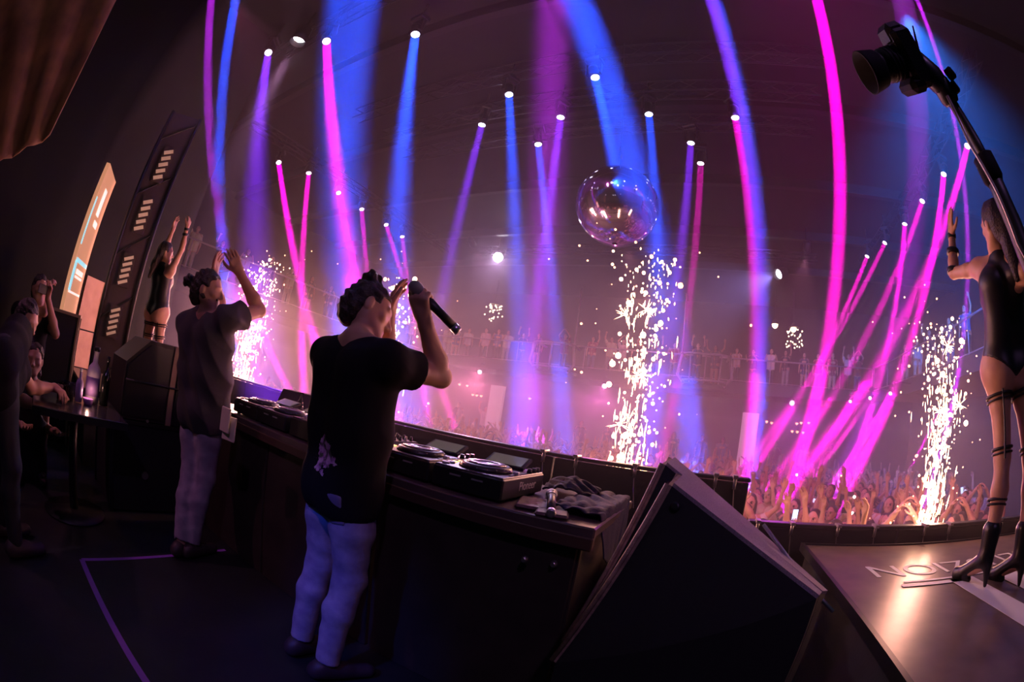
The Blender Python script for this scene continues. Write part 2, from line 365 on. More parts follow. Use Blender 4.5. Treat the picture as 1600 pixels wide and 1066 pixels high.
# wide spot lights that fill the haze
def spot(P0, P1, col, energy, ang, label, blend=.6, es=20, size=.1):
    P0 = np.asarray(P0, float); d = nrm(np.asarray(P1)-P0)
    t = thing('spotlight', label, 'stage light', P0)
    q = Vector(d).to_track_quat('Z', 'Y').to_matrix().to_euler()
    c = MB().lathe([(.06, -.3), (.13, -.26), (.14, -.05), (.16, .1), (.15, .1), (.125, -.02)], 16).build('housing', BLACK, t); c.rotation_euler = q
    l = MB().lathe([(.001, .012), (.08, .01), (.12, 0)], 16).build('lens', lensmat(col, es), c)
    y = MB().tube([(-.18, 0, 0), (-.18, 0, .25), (.18, 0, .25), (.18, 0, 0)], .015, 5).tube([(0, 0, .25), (0, 0, .48)], .02, 5).build('yoke', BLACK, t)
    top = ZC if (P0@NV) > -4.4 else P0[2]+.6
    if P0[2] < 3.2 and P0@NV > 10: MB().tube([(0, 0, .46), tuple(NV*.42+np.array([0, 0, .42]))], .02, 5).build('bracket', BLACK, t)
    else: MB().tube([(0, 0, .46), (0, 0, top-.01-P0[2])], .018, 5).build('hanger', BLACK, t)
    la = bpy.data.lights.new('spot', 'SPOT'); la.energy = energy; la.color = col; la.spot_size = math.radians(ang); la.spot_blend = blend; la.shadow_soft_size = size
    lo = bpy.data.objects.new('spot', la); link(lo); lo.location = P0+d*.45; lo.rotation_euler = Vector(d).to_track_quat('-Z', 'Y').to_euler(); return t
P0 = on_z(468, 60, 7.8); spot(P0, on_n(318, 400, P0@NV+.1), (1, .5, .95), 4500, 20, 'pale pink spotlight with a wide soft cone at upper left', 1., 40).scale = (1.2,)*3
P0 = on_z(778, 402, 7.8); spot(P0, at_d(778, 560, 8), (.8, .55, 1), 2600, 70, 'bright white-violet spotlight facing the stage at the far end', 1., 120).scale = (1.7,)*3
P0 = on_z(1218, 428, 7.8); spot(P0, on_n(1040, 500, P0@NV-3), (.4, .32, 1), 3600, 60, 'blue-violet spotlight at the far right aimed across the hall', 1., 90).scale = (1.5,)*3
P0 = at_d(1395, -18, 4.2); spot(P0, at_d(1500, 330, 9), (.01, .2, 1), 12000, 85, 'cyan-blue wash light overhead at the right behind the raised camera', 1., 30)
# added fill lights, out of view over the stage edge, to brighten the crowd
for s, c, e, lb in ((-7.5, (1, .22, .5), 300, 'left'), (-3.0, (.9, .12, .62), 350, 'middle'), (1.2, (1, .02, .5), 1900, 'right')):
    spot(W(s, .6, 7.9), W(s*.9+1.2, 9.5, -.8), c, e, 64, 'added pink fill light above the %s of the stage edge aimed at the crowd' % lb, 1., 4)
for s, e in ((-10, 'left'), (-3.5, 'middle'), (3.2, 'right')):  # extra lamps facing away from the camera, added to lift the balcony people
    spot(W(s, 14.6, 7.9), W(s, 20.6, 4.4), (1, .34, .55), 800, 70, 'added small pink fill light turned to the %s of the back balcony' % e, 1., 3)
# purple fill lights added on the back balcony fascia to brighten the haze
for s, c, e, lb in ((-11.5, (1, .2, .42), 3000, 'far left'), (-5, (.9, .14, .6), 2000, 'left of the middle'), (3.6, (.75, .06, .8), 1200, 'right')):
    spot(W(s, 19.55, 3.05), W(s*.6, 9, -1.), c, e, 76, 'added purple fill light under the back balcony edge, '+lb, 1., 2)
# lights over the back of the stage
spot(W(-.9, -3.2, 4.6), W(-1.35, 1.15, .25), (.03, .08, 1), 420, 13, 'blue stage spotlight behind the viewer aimed at the legs of the nearer person', 1., 4)
spot(W(1.6, -2.6, 5.2), W(-.6, 1.4, 1.0), (.66, .30, .92), 125, 64, 'violet stage spotlight behind the viewer aimed at the booth', 1., 4)
spot(W(-4.2, -2.4, 4.8), W(-3.0, .8, .8), (.9, .25, .55), 120, 40, 'pink stage spotlight at the left rear aimed at the drinks table', 1., 4)

# ------------------------------------------------------------------ balconies
RAILM = mat('rail_metal', (.55, .45, .5), .35, .6)
SLABM = mat('balcony_slab', (.05, .04, .045), .7)
DECKM = mat('balcony_deck', (.12, .09, .1), .7)
ZB, ZR = 3.76, 4.86
def balcony(label, a, b, back):
    """front edge runs a -> b (stage axes), deck reaches from it by the vector back"""
    t = thing('balcony', label, 'balcony', W(*a, ZB), STG); a = np.array([*a, 0.]); b = np.array([*b, 0.])-a; bk = np.array([*back, 0.])
    L = np.linalg.norm(b); d = b/L; bn = nrm(bk)
    MB().prism([(0, 0, -.3), b+(0, 0, -.3), b+bk+(0, 0, -.3), bk+(0, 0, -.3)], (0, 0, .3)).build('deck', DECKM, t)
    MB().prism([-bn*.06+(0, 0, -.45), b-bn*.06+(0, 0, -.45), b-bn*.01+(0, 0, -.45), -bn*.01+(0, 0, -.45)], (0, 0, .5)).build('fascia', SLABM, t)
    MB().tube([bn*.05+(0, 0, ZR-ZB), b+bn*.05+(0, 0, ZR-ZB)], .035, 8).build('top_rail', RAILM, t)
    MB().tube([bn*.05+(0, 0, .12), b+bn*.05+(0, 0, .12)], .02, 6).build('bottom_rail', RAILM, t)
    k = int(L/1.7); pm = MB().tube([(0, 0, 0), (0, 0, ZR-ZB)], .022, 6).mesh('post', RAILM)
    for i in range(k+1):
        o = bpy.data.objects.new('post', pm); link(o, t); o.location = b*(i/k)+bn*.05
    return t
balcony('back balcony with a pale rail across the far end of the hall', (-15.1, 20.0), (7.8, 20.0), (0, 4.4))
balcony('left balcony with a pale rail along the side wall', (-15.1, 3.2), (-15.1, 19.9), (-4.3, 0))
balcony('right balcony with a pale rail along the side wall', (7.8, 4.0), (7.8, 19.9), (4.6, 0))
def basket(s0, s1, label):
    t = thing('balcony_basket', label, 'dance platform', W((s0+s1)/2, 19.2, ZB-.35), STG); w = (s1-s0)/2
    MB().box((0, 0, .04), (2*w, 1.4, .08)).build('platform', SLABM, t)
    for z, nm in ((.16, 'bottom_rail'), (1.25, 'top_rail')):
        MB().tube([(-w, .7, z), (-w-.05, -.55, z), (-w*.7, -.8, z), (w*.7, -.8, z), (w+.05, -.55, z), (w, .7, z)], .05, 6).build(nm, RAILM, t)
    for x, y in ((-w*.7, -.8), (w*.7, -.8), (0, -.8)): MB().tube([(x*.95, y+.05, .05), (x, y, 1.25)], .04, 6).build('post', RAILM, t)
    for sd in (-1, 1):
        MB().tube([(sd*(w-.1), -.5, 0), (sd*(w+.22), -.6, .35), (sd*(w+.08), -.55, 1.3)], .075, 8).build('side_bar', RAILM, t)
    return t
basket(-1.45, .45, 'railed dance basket on the back balcony right of the spark fountain')
basket(-8.2, -6.5, 'railed dance basket on the back balcony left of the spark fountain')
for s, lb in ((-1.55, 'right'), (-6.35, 'left')):
    tag(MB().tube([(0, 0, 0), (0, 0, 2.6)], .035, 6).lathe([(.07, -.02), (.07, .03)], 8).build('pole', RAILM, loc=W(s, 18.55, ZB+.9)), 'thin pale pole rising from the corner of the %s dance basket' % lb, 'pole', 'basket poles')
struct('floor_back', slab(-15, 7.7, 17.6, 24.4, ZF+.01, -.35), FLOORM, label='raised dark floor under the back balcony', cat='floor')
# columns with pale boards
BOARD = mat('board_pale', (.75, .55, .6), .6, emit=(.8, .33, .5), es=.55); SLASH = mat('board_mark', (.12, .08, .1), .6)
for s, n, lb in ((-9.17, 18, 'pale upright sign board on the left of the crowd, with a dark slash'), (1.55, 18, 'pale upright sign board right of the spark fountain, with a dark slash')):
    t = thing('sign_board', lb, 'sign', W(s, n-.6, ZF+.02), STG)
    MB().box((0, 0, 1.77), (.66, .2, 3.54), bev=.015).build('panel', BOARD, t)
    R = Matrix.Rotation(math.radians(35), 3, 'Y'); MB().box((.02, -.108, 1.75), (.5, .012, .06), R=np.array(R)).build('slash_mark', SLASH, t)
# small lamps under and over the back balcony
LAMPR = mat('lamp_red', (.9, .3, .2), .4, emit=(1, .3, .16), es=6); LAMPW = mat('lamp_warm', (.9, .7, .5), .4, emit=(1, .65, .4), es=10)
LAMPB = mat('screen_blue', (.2, .5, .9), .3, emit=(.15, .5, 1), es=5)
bulb = MB().lathe([(.001, -.1), (.06, -.06), (.075, 0), (.05, .05), (.02, .08)], 8).mesh('bulb', LAMPR); bulbw = bulb.copy(); bulbw.materials[0] = LAMPW
shade = MB().lathe([(.1, 0), (.045, .1), (.02, .12)], 8).mesh('shade', METAL)
def pend(P, bm, lb, grp, sc=1.):
    t = thing('pendant_lamp', lb, 'lamp', P, 0, grp); t.scale = (sc,)*3
    for nm, m in (('bulb', bm), ('shade', shade)): link(bpy.data.objects.new(nm, m), t)
    MB().tube([(0, 0, .07), (0, 0, ((3.45 if P[2] < 3.4 else ZC-.01)-P[2])/sc)], .008, 4).build('cord', BLACK, t)
for u, v in ((718, 600), (730, 602), (739, 616), (745, 617), (752, 618), (771, 607), (828, 622), (1198, 658), (1206, 660), (1245, 661), (1252, 660), (1264, 660), (1238, 673), (1246, 674), (1255, 675)):
    pend(on_n(u, v, 21.5), bulb, 'tiny glowing red lamp hanging over the bar under the back balcony', 'red lamps over the far bar')
pend(on_n(1211, 507, 21.8), bulbw, 'warm pendant lamp over the back balcony, left of the bead chandelier', None, 2.2)
pend(on_n(1240, 513, 21.8), bulbw, 'warm pendant lamp right above the bead chandelier', None, 2.2)
beadm = MB().lathe([(.001, -.035), (.03, 0), (.001, .035)], 6).mesh('bead', LAMPW)
for (u, v), lb in (((1241, 528), 'round chandelier of glowing beads over the right of the back balcony'), ((771, 489), 'round chandelier of glowing beads over the left of the back balcony')):
    P = on_n(u, v, 21.8); t = thing('bead_chandelier', lb, 'chandelier', P)
    MB().lathe([(.05, .55), (.3, .52), (.32, .48)], 12).build('frame', METAL, t); MB().tube([(0, 0, .53), (0, 0, ZC-.01-P[2])], .01, 4).build('cable', METAL, t)
    for i in range(34):
        a = rng.uniform(0, 6.28); r = .55*math.sqrt(rng.random()); o = bpy.data.objects.new('bead', beadm); link(o, t); o.location = (r*math.cos(a), r*math.sin(a)*.6, rng.uniform(-.5, .48))
        o.scale = (1.3,)*3

# ------------------------------------------------------------------ mirror ball
MIRR = mat('mirror_foil', (.86, .78, .9), .09, 1.)
Pm = CAM+ray(965, 322)*7.15
t = thing('mirror_ball', 'big shiny mirror ball of vertical foil panels hanging over the dance floor', 'mirror ball', Pm)
G = 20
for g in range(G):
    rows = []
    for i in range(19):
        ph = math.pi*(.02+.96*i/18)-math.pi/2
        row = []
        for j in range(7):
            f = j/6; r = .66*(1+.004*math.sin(math.pi*f)); th = 2*math.pi*(g+f)/G
            row.append((r*math.cos(ph)*math.cos(th), r*math.cos(ph)*math.sin(th), .66*math.sin(ph)))
        rows.append(row)
    MB().quadgrid(rows).build('panel', MIRR, t)
MB().lathe([(.06, .63), (.06, .72), (.02, .76)], 10).build('cap', METAL, t)
MB().tube([(0, 0, .74), (0, 0, ZC-Pm[2]-.02)], .012, 5).build('cable', METAL, t)

# ------------------------------------------------------------------ stage barriers
EDGE = mat('worn_edge', (.35, .26, .2), .6); CLAMPM = mat('clamp_metal', (.4, .36, .36), .35, .8)
def barrier(label, s0, s1, n, z0, z1, clamps, panel=1.15):
    t = thing('stage_barrier', label, 'barrier', W(s0, n, z0), STG); L = s1-s0; k = max(1, round(L/panel)); w = L/k; h = z1-z0
    for i in range(k): MB().box((w*(i+.5), 0, h/2-.015), (w-.012, .05, h-.03), bev=.006).build('panel', MATTE, t)
    MB().box((L/2, 0, h-.012), (L, .085, .024), bev=.005).build('top_ledge', BLACK, t)
    for s in clamps:
        c = MB().tube([(s-s0, -.055, h-.01), (s-s0, -.055, h-.07)], .012, 6).box((s-s0, -.045, h+.004), (.03, .09, .02)).build('clamp', CLAMPM, t)
        MB().tube([(s-s0, -.055, h-.07), (s-s0+.01, -.06, h-.14), (s-s0+.03, -.05, h-.26)], .004, 5).build('cord', CLAMPM, c)
    return t
barrier('high black barrier behind the booth decks', -6.0, .30, 2.75, 0, 1.08, (-1.02, -.80, -.42, -.12, .08, .2))
barrier('low black barrier beside the right dance podium', .36, 5.0, 2.92, 0, .80, (.42, .66, 1.0, 1.3, 1.75, 2.0, 2.6, 3.1))
tag(MB().tube([W(.46, 2.86, .62)+np.array([0, 0, -.0]), W(.55, 2.8, .40), W(.75, 2.8, .36), W(.95, 2.84, .55)], .006, 6).build('hanging_cable', mat('cable_grey', (.25, .24, .28), .5)), 'thin grey cable drooping along the low barrier left of the podium', 'cable')

# ------------------------------------------------------------------ booth counter and gear (built in stage axes)
CTR = mat('counter_black', (.035, .028, .024), .4, noise=((.05, .04, .032), 7)); CTOP = mat('counter_top', (.07, .05, .05), .38, noise=((.1, .07, .07), 8))
zc = .95
t = thing('booth_counter', 'long dark counter carrying the decks and mixer', 'counter', W(-1.75, 1.80, 0), STG)
MB().box((0, 0, zc-.02), (2.86, .72, .04), bev=.006).build('worktop', CTOP, t)
for i in range(3): MB().box((-.92+.92*i, -.29, .453), (.90, .04, .905), bev=.005).build('front_panel', CTR, t)
for x in (-1.38, 1.36): MB().box((x, .0, .453), (.04, .6, .905), bev=.004).build('end_panel', CTR, t)
MB().box((0, -.35, zc-.06), (2.86, .03, .05), bev=.005).build('edge_strip', mat('edge_brown', (.07, .04, .03), .5), t)
for x, y in ((1.30, -.30), (1.2, -.33)): MB().lathe([(.014, 0), (.014, .01), (.008, .022)], 10, (x, y-.02, .78), (0, -1, 0)).build('bolt', STEEL, t)
# added pale table, standing in for stage floor lit orange by the sparks
t = thing('lit_floor_table', 'low table standing in for spark-lit floor past the right end of the booth counter', 'table', W(-.055, 2.15, 0), STG)
MB().box((0, 0, .66), (.46, .9, .03), bev=.005).build('table_top', mat('spark_lit_top', (.55, .38, .26), .5), t)
for x in (-.19, .19):
    for y in (-.4, .4): MB().box((x, y, .322), (.04, .04, .645)).build('leg', CTR, t)
t = thing('keyboard', 'pale keyboard on the low table at the right end of the counter', 'keyboard', W(-.19, 1.88, .677), STG+.25)
MB().box((0, 0, .01), (.17, .26, .02), bev=.004).build('body', WHITE, t); km = MB().box((0, 0, .024), (.02, .018, .008)).mesh('key', mat('key_grey', (.35, .33, .33), .5))
for i in range(6):
    for j in range(9): o = bpy.data.objects.new('key', km); link(o, t); o.location = (-.066+.026*i, -.108+.027*j, 0)

KNOB = mat('knob', (.03, .03, .035), .35); BTN = mat('button_pale', (.6, .55, .6), .4); LEDO = mat('led_amber', (.9, .5, .2), .4, emit=(1, .5, .2), es=2.)
JOG = mat('jog_metal', (.30, .28, .33), .25, .9); SCRN = mat('deck_screen', (.16, .15, .14), .12, emit=(.5, .42, .36), es=.12); TOPM = mat('deck_top', (.10, .09, .12), .3, .5)
def text_mesh(body, size, name, m, parent, loc, rot, ext=.0012, bold=False):
    cu = bpy.data.curves.new(name, 'FONT'); cu.body = body; cu.size = size; cu.extrude = ext; cu.align_x = 'CENTER'; cu.align_y = 'CENTER'
    to = bpy.data.objects.new(name, cu); COL.objects.link(to); dg = bpy.context.evaluated_depsgraph_get()
    me = bpy.data.meshes.new_from_object(to.evaluated_get(dg)); bpy.data.objects.remove(to); me.materials.clear(); me.materials.append(m)
    o = bpy.data.objects.new(name, me); link(o, parent); o.location = loc; o.rotation_euler = rot; return o
def deck(s, label):
    t = thing('media_player', label, 'media player', W(s, 1.69, zc), STG); w, dp, h = .32, .41, .085
    MB().box((0, 0, .01+h/2), (w, dp, h-.0), bev=.006).build('body', BLACK, t)
    MB().box((0, 0, .01+h+.002), (w-.012, dp-.012, .006), bev=.002).build('top_plate', TOPM, t)
    for x in (-.13, .13):
        for y in (-.17, .17): MB().lathe([(.014, 0), (.014, .011)], 8, (x, y, 0)).build('foot', KNOB, t)
    j = MB().lathe([(.112, 0), (.112, .008), (.105, .018), (.096, .022)], 36, (.0, -.055, .10)).build('jog_wheel', KNOB, t)
    MB().lathe([(.085, .022), (.084, .027), (.05, .028), (.046, .024), (.001, .024)], 30, (.0, -.055, .10)).build('platter', JOG, j)
    for k in range(18):
        a = 2*math.pi*k/18; MB().lathe([(.006, 0), (.004, .004)], 6, (.107*math.cos(a), -.055+.107*math.sin(a), .11)).build('dimple', JOG, j)
    R = np.array(Matrix.Rotation(math.radians(24), 3, 'X')); sc = MB().box((0, .145, .125), (.20, .10, .016), R=R, bev=.003).build('display', KNOB, t)
    MB().box(np.array((0, .145, .125))+R@np.array((0, 0, .009)), (.17, .08, .002), R=R).build('glass', SCRN, sc)
    for x, y, r in ((-.13, -.16, .016), (-.13, -.12, .016)): MB().lathe([(r, 0), (r, .008)], 14, (x, y, .10)).build('button', BTN, t)
    for y in (-.08, -.03, .02, .06, .1): MB().box((-.138, y, .102), (.022, .02, .008), bev=.002).build('button', BTN if y > 0 else LEDO, t)
    MB().box((.138, -.03, .101), (.012, .16, .004)).build('slot', BLACK, t); MB().box((.138, -.05, .106), (.022, .02, .014), bev=.002).build('slider', BTN, t)
    for y in (.08, .13, .17): MB().lathe([(.012, 0), (.010, .02)], 10, (.138, y, .10)).build('knob', KNOB, t)
    for x in (-.05, .05): MB().box((x, -.206, .07), (.05, .006, .006)).build('front_slot', SILVER, t)
    text_mesh('Pioneer', .055, 'lettering', mat('print_silver', (.6, .55, .5), .4), t, (.1605, .03, .055), (math.pi/2, 0, math.pi/2))
    return t
deck(-.86, 'media player at the right end of the counter with a bright jog wheel')
deck(-1.20, 'media player just left of the rightmost one, next to the mixer')
deck(-2.22, 'media player on the counter between the two standing people')
deck(-2.55, 'media player at the left end of the counter behind the clapping person')
t = thing('dj_mixer', 'flat audio mixer crowded with knobs beside the person holding a microphone', 'mixer', W(-1.71, 1.69, zc), STG)
MB().box((0, 0, .055), (.62, .40, .10), bev=.006).build('body', BLACK, t); MB().box((0, 0, .108), (.60, .385, .006), bev=.002).build('top_plate', TOPM, t)
for i in range(12):
    for j in range(6): MB().lathe([(.009, 0), (.0085, .008), (.006, .024)], 8, (-.27+.049*i, .17-.045*j, .11)).build('knob', KNOB if (i+j) % 4 else BTN, t)
for i in range(8): MB().box((-.25+.07*i, -.13, .112), (.006, .08, .003)).build('slot', KNOB, t); MB().box((-.25+.07*i, -.15+.04*rng.random(), .118), (.02, .012, .016), bev=.002).build('slider', BTN, t)
def microphone(label, P, Q, loc=None):
    """capsule head at P, tail at Q"""
    P = np.asarray(P, float); Q = np.asarray(Q, float); L = np.linalg.norm(Q-P); ax = (Q-P)/L
    t = thing('microphone', label, 'microphone', P)
    MB().lathe([(.002, -.022), (.015, -.018), (.0245, -.004), (.026, .012), (.022, .035), (.018, .045)], 18, (0, 0, 0), ax).build('grille', mat('mic_mesh', (.25, .25, .26), .4, .9, bump=.6, bscale=600), t)
    MB().lathe([(.0195, .045), (.022, .05), (.0225, .065), (.0195, .07)], 18, (0, 0, 0), ax).build('collar', STEEL, t)
    MB().lathe([(.0185, .07), (.017, .12), (.0165, L-.03)], 18, (0, 0, 0), ax).build('handle', BLACK, t)
    MB().lathe([(.0175, L-.03), (.0175, L-.005), (.012, L)], 18, (0, 0, 0), ax).build('end_cap', STEEL, t)
    return t
Pa = on_z(862, 772, zc+.026); Pb = on_z(861, 803, zc+.022)
microphone('microphone lying on the counter beside the navy jacket', Pa, Pb)
CLOTH = mat('navy_cloth', (.016, .014, .05), .8, bump=.4, bscale=90)
def drape(name, label, cat, poly, thick, m, fold, seed):
    """cloth through a grid of given points in stage axes"""
    r2 = random.Random(seed); G = []; a, b = 40, 32; Pq = [[np.array(p, float) for p in row] for row in poly]
    A, Bc = len(Pq)-1, len(Pq[0])-1
    ph = [r2.uniform(0, 6) for _ in range(4)]
    for i in range(a+1):
        row = []
        for j in range(b+1):
            x, y = i/a*A, j/b*Bc; i0, j0 = min(int(x), A-1), min(int(y), Bc-1); fx, fy = x-i0, y-j0
            p = Pq[i0][j0]*(1-fx)*(1-fy)+Pq[i0+1][j0]*fx*(1-fy)+Pq[i0][j0+1]*(1-fx)*fy+Pq[i0+1][j0+1]*fx*fy
            w = abs(math.sin(11*i/a+ph[0]+3.5*math.sin(5*j/b+ph[1])))**.6+.5*abs(math.sin(17*j/b+ph[2]+6*i/a))**.7; row.append(p+np.array([0, 0, fold*w]))
        G.append(row)
    o = MB().quadgrid(G).build(name, m, rz=STG); md = o.modifiers.new('thickness', 'SOLIDIFY'); md.thickness = thick; md.offset = 1
    s2 = o.modifiers.new('smooth', 'SUBSURF'); s2.levels = s2.render_levels = 1
    return tag(o, label, cat)
drape('draped_jacket', 'navy jacket dropped over the right end of the counter', 'jacket', [[(-.535, 1.60, .957), (-.54, 1.85, .957), (-.53, 2.1, .957)], [(-.44, 1.55, .962), (-.45, 1.85, .965), (-.42, 2.12, .96)], [(-.335, 1.56, .957), (-.33, 1.82, .96), (-.325, 2.1, .957)], [(-.295, 1.58, .78), (-.29, 1.75, .72), (-.295, 1.95, .86)]], .007, CLOTH, .02, 3)
drape('folded_cap', 'crumpled dark cloth bag behind the rightmost media player', 'bag', [[(-.69, 1.86, .965), (-.70, 2.0, 1.0), (-.72, 2.12, .965)], [(-.60, 1.88, .99), (-.58, 2.0, 1.03), (-.60, 2.13, .99)], [(-.47, 1.9, .965), (-.45, 2.0, .985), (-.48, 2.13, .965)]], .01, mat('dark_cloth', (.03, .026, .035), .8, bump=.4, bscale=80), .016, 5)
for c, d, lb in (((-.60, 1.60), (.15, .2), 'flat dark pouch on the counter left of the loose microphone'), ((-.50, 1.50), (.12, .1), 'smaller flat pouch in front of the loose microphone')):
    tag(MB().box((0, 0, .009), (*d, .018), bev=.008).build('flat_pouch', mat('pouch_brown', (.10, .065, .06), .55, bump=.2, bscale=60), loc=W(*c, zc), rz=STG+.3), lb, 'pouch')
# left end of the counter: small monitor, bottle, papers, headphones
t = thing('booth_monitor', 'small tilted booth speaker at the left of the counter behind the glass bottle', 'speaker', W(-2.75, 2.16, zc), STG+.25)
MB().prism([(-.26, -.09, .005), (-.26, .12, .005), (-.26, .12, .20), (-.26, .0, .20)], (.52, 0, 0)).build('cabinet', mat('monitor_grey', (.06, .055, .05), .6), t)
MB().prism([(-.25, -.096, .02), (-.25, -.012, .195), (-.25, -.016, .197), (-.25, -.102, .02)], (.50, 0, 0)).build('grille', METAL, t)
t = thing('glass_bottle', 'small clear glass bottle standing on the counter between the two people', 'bottle', W(-2.60, 1.99, zc+.0))
GLASS = mat('clear_glass', (.95, .95, .95), .03, trans=1.)
MB().lathe([(.001, .0), (.035, .002), (.037, .02), (.037, .11), (.03, .14), (.014, .17), (.013, .205), (.016, .207), (.016, .215), (.011, .215), (.011, .17), (.027, .138), (.033, .11), (.033, .01), (.001, .008)], 20).build('glass', GLASS, t)
MB().lathe([(.001, .01), (.0325, .01), (.0325, .09), (.001, .09)], 16).build('water', mat('water', (.9, .9, .95), .02, trans=1.), t)
t = thing('headphones', 'black headphones lying among cables at the left end of the counter', 'headphones', W(-2.87, 1.76, zc+.03), STG)
MB().tube([(.085*math.cos(a), .085*math.sin(a)*1., .02) for a in np.linspace(.2, 2.94, 14)], .011, 8).build('headband', BLACK, t)
for x in (-.085, .085): MB().lathe([(.03, -.02), (.04, -.012), (.04, .012), (.03, .02)], 16, (x, -.005, .012), (1, 0, .3)).build('ear_cup', BLACK, t)
for i, (u, v) in enumerate(((352, 656), (358, 670))):
    tag(MB().box((0, 0, .06), (.1, .012, .13), bev=.003).build('paper_card', mat('paper', (.75, .68, .5), .7), loc=at_d(u, v, 2.42)-np.array([0, 0, .06]), rz=STG+.3*i), ('upper' if i == 0 else 'lower')+' pale card stuck on the counter side behind the clapping person', 'paper')

# ------------------------------------------------------------------ podiums
PODM = mat('podium_black', (.22, .16, .115), .32, noise=((.13, .10, .08), 6), spec=.6)
def podium(label, s0, s1, n0, n1, z):
    t = thing('dance_podium', label, 'podium', W(s0, n0, 0), STG); a, b = s1-s0, n1-n0
    MB().box((a/2, b/2, z-.02), (a, b, .04), bev=.004).build('top_board', PODM, t)
    MB().box((a/2, b/2, z/2-.02), (a-.06, b-.06, z-.04)).build('box', MATTE, t)
    for y0, y1, x0, x1 in ((-.01, b+.01, -.012, .012), (-.01, b+.01, a-.012, a+.012), (b-.012, b+.012, 0, a)): MB().box(((x0+x1)/2, (y0+y1)/2, z-.015), (x1-x0, y1-y0, .05)).build('edge_trim', METAL, t)
    return t
ZP = .69
pr = podium('black dance podium on the right with white lettering', .74, 3.0, -.2, 2.78, ZP)
LET = mat('white_print', (.85, .85, .88), .5)
text_mesh('ILLUZION', .30, 'lettering', LET, pr, (.92, 2.36, ZP+.002), (0, 0, math.pi), .001)
for i, (x, y) in enumerate(((.78, 1.55), (1.12, 1.55))):
    sg = -1 if i == 0 else 1
    MB().prism([(x-.09, y+.55, ZP+.003), (x+.09, y+.55, ZP+.003), (x+.09, y-.62+.14*(1 if sg > 0 else 0), ZP+.003), (x-.09, y-.62+.14*(1 if sg < 0 else 0), ZP+.003)], (0, 0, .0012)).build('emblem_bar', LET, pr)
    MB().prism([(x, y+.55, ZP+.003), (x+sg*.42, y+.55, ZP+.003), (x+sg*.42, y+.51, ZP+.003), (x, y+.50, ZP+.003)], (0, 0, .0012)).build('emblem_foot', LET, pr)
MB().box((1.05, 2.14, ZP+.003), (1.3, .025, .001)).build('underline', LET, pr)
podium('black dance podium far left behind the speaker stack', -6.0, -4.3, .6, 2.6, .70)

# ------------------------------------------------------------------ monitor speakers in the foreground
CARPET = mat('speaker_paint', (.42, .34, .40), .7, noise=((.26, .2, .25), 260), bump=.5, bscale=420); SIDE = mat('speaker_side', (.012, .013, .014), .7, bump=.2, bscale=300); GRIL = mat('grille_brown', (.42, .29, .19), .55, noise=((.2, .14, .1), 30), bump=.4, bscale=200)
def wedge(label, near, far):
    t = thing('monitor_speaker', label, 'speaker', (*near[0][:2], 0)); o = np.array([*near[0][:2], 0])
    A, R_, L_ = [p-o for p in near]; A2, R2, L2 = [p-o for p in far]
    f0 = lambda p: np.array([p[0], p[1], .0])
    m = MB(); V = [A, R_, L_, f0(R_), f0(L_), A2, R2, L2, f0(R2), f0(L2)]
    m._add(V, [(0, 2, 4, 3, 1), (5, 6, 8, 9, 7), (1, 3, 8, 6), (2, 7, 9, 4), (3, 4, 9, 8)]); m.build('cabinet', SIDE, t)
    m = MB(); up = np.array([0, 0, .002]); nrm_t = nrm(np.cross(R_-A, A2-A)); nrm_t = nrm_t if nrm_t[2] > 0 else -nrm_t
    top = [A, R_, R2, A2]; m.prism([p-nrm_t*.01 for p in top], nrm_t*.02); m.build('top_panel', CARPET, t)
    nl = nrm(np.cross(L_-A, A2-A)); nl = nl if nl[0] < 0 else -nl
    g = [A, L_, L2, A2]; MB().prism([p-nl*.01 for p in g], nl*.022).build('grille', GRIL, t)
    e = [A+nl*.014, L_+nl*.014]; MB().tube(e, .007, 6).build('edge_strip', GRIL, t); MB().tube([A2+nl*.014, L2+nl*.014], .007, 6).build('edge_strip', GRIL, t)
    c = (A*.86+R_*.08+L_*.06); n = nrm(np.cross(R_-A, L_-A)); n = n if n@(CAM-near[0]) > 0 else -n
    MB().lathe([(.013, 0), (.013, .006), (.007, .008)], 12, c+n*.001, n).build('bolt', METAL, t)
    return t
wedge('front monitor speaker in the foreground with a grey slanted top', [at_d(1050, 760, 1.15), at_d(1276, 936, 1.0), at_d(868, 1036, 1.10)], [at_d(1066, 744, 1.34), at_d(1280, 930, 1.07), at_d(886, 1006, 1.22)])
wedge('rear monitor speaker just behind the foreground one, its tip poking above', [at_d(1040, 727, 1.38), at_d(1281, 929, 1.08), at_d(888, 1003, 1.24)], [at_d(1052, 718, 1.62), at_d(1290, 928, 1.22), at_d(905, 975, 1.36)])
tag(MB().tube([at_d(1193, 820, 1.30), at_d(1230, 870, 1.26), at_d(1268, 920, 1.22), at_d(1302, 956, 1.18)], .006, 8).build('handle_bar', STEEL), 'dark metal bar along the right edge of the foreground speakers', 'bar')
for (u, v), lb in (((1195, 1048), 'left'), ((1218, 1025), 'right')):
    pp = on_z(u, v, .006); tag(MB().tube([(-.03, 0, 0), (-.012, .012, .002), (.012, .01, .002), (.03, -.004, 0)], .005, 6).build('bent_clip', mat('brass', (.5, .36, .2), .35, .8), loc=pp), 'small brass clip on the dark floor in front of the speakers, %s one' % lb, 'clip')

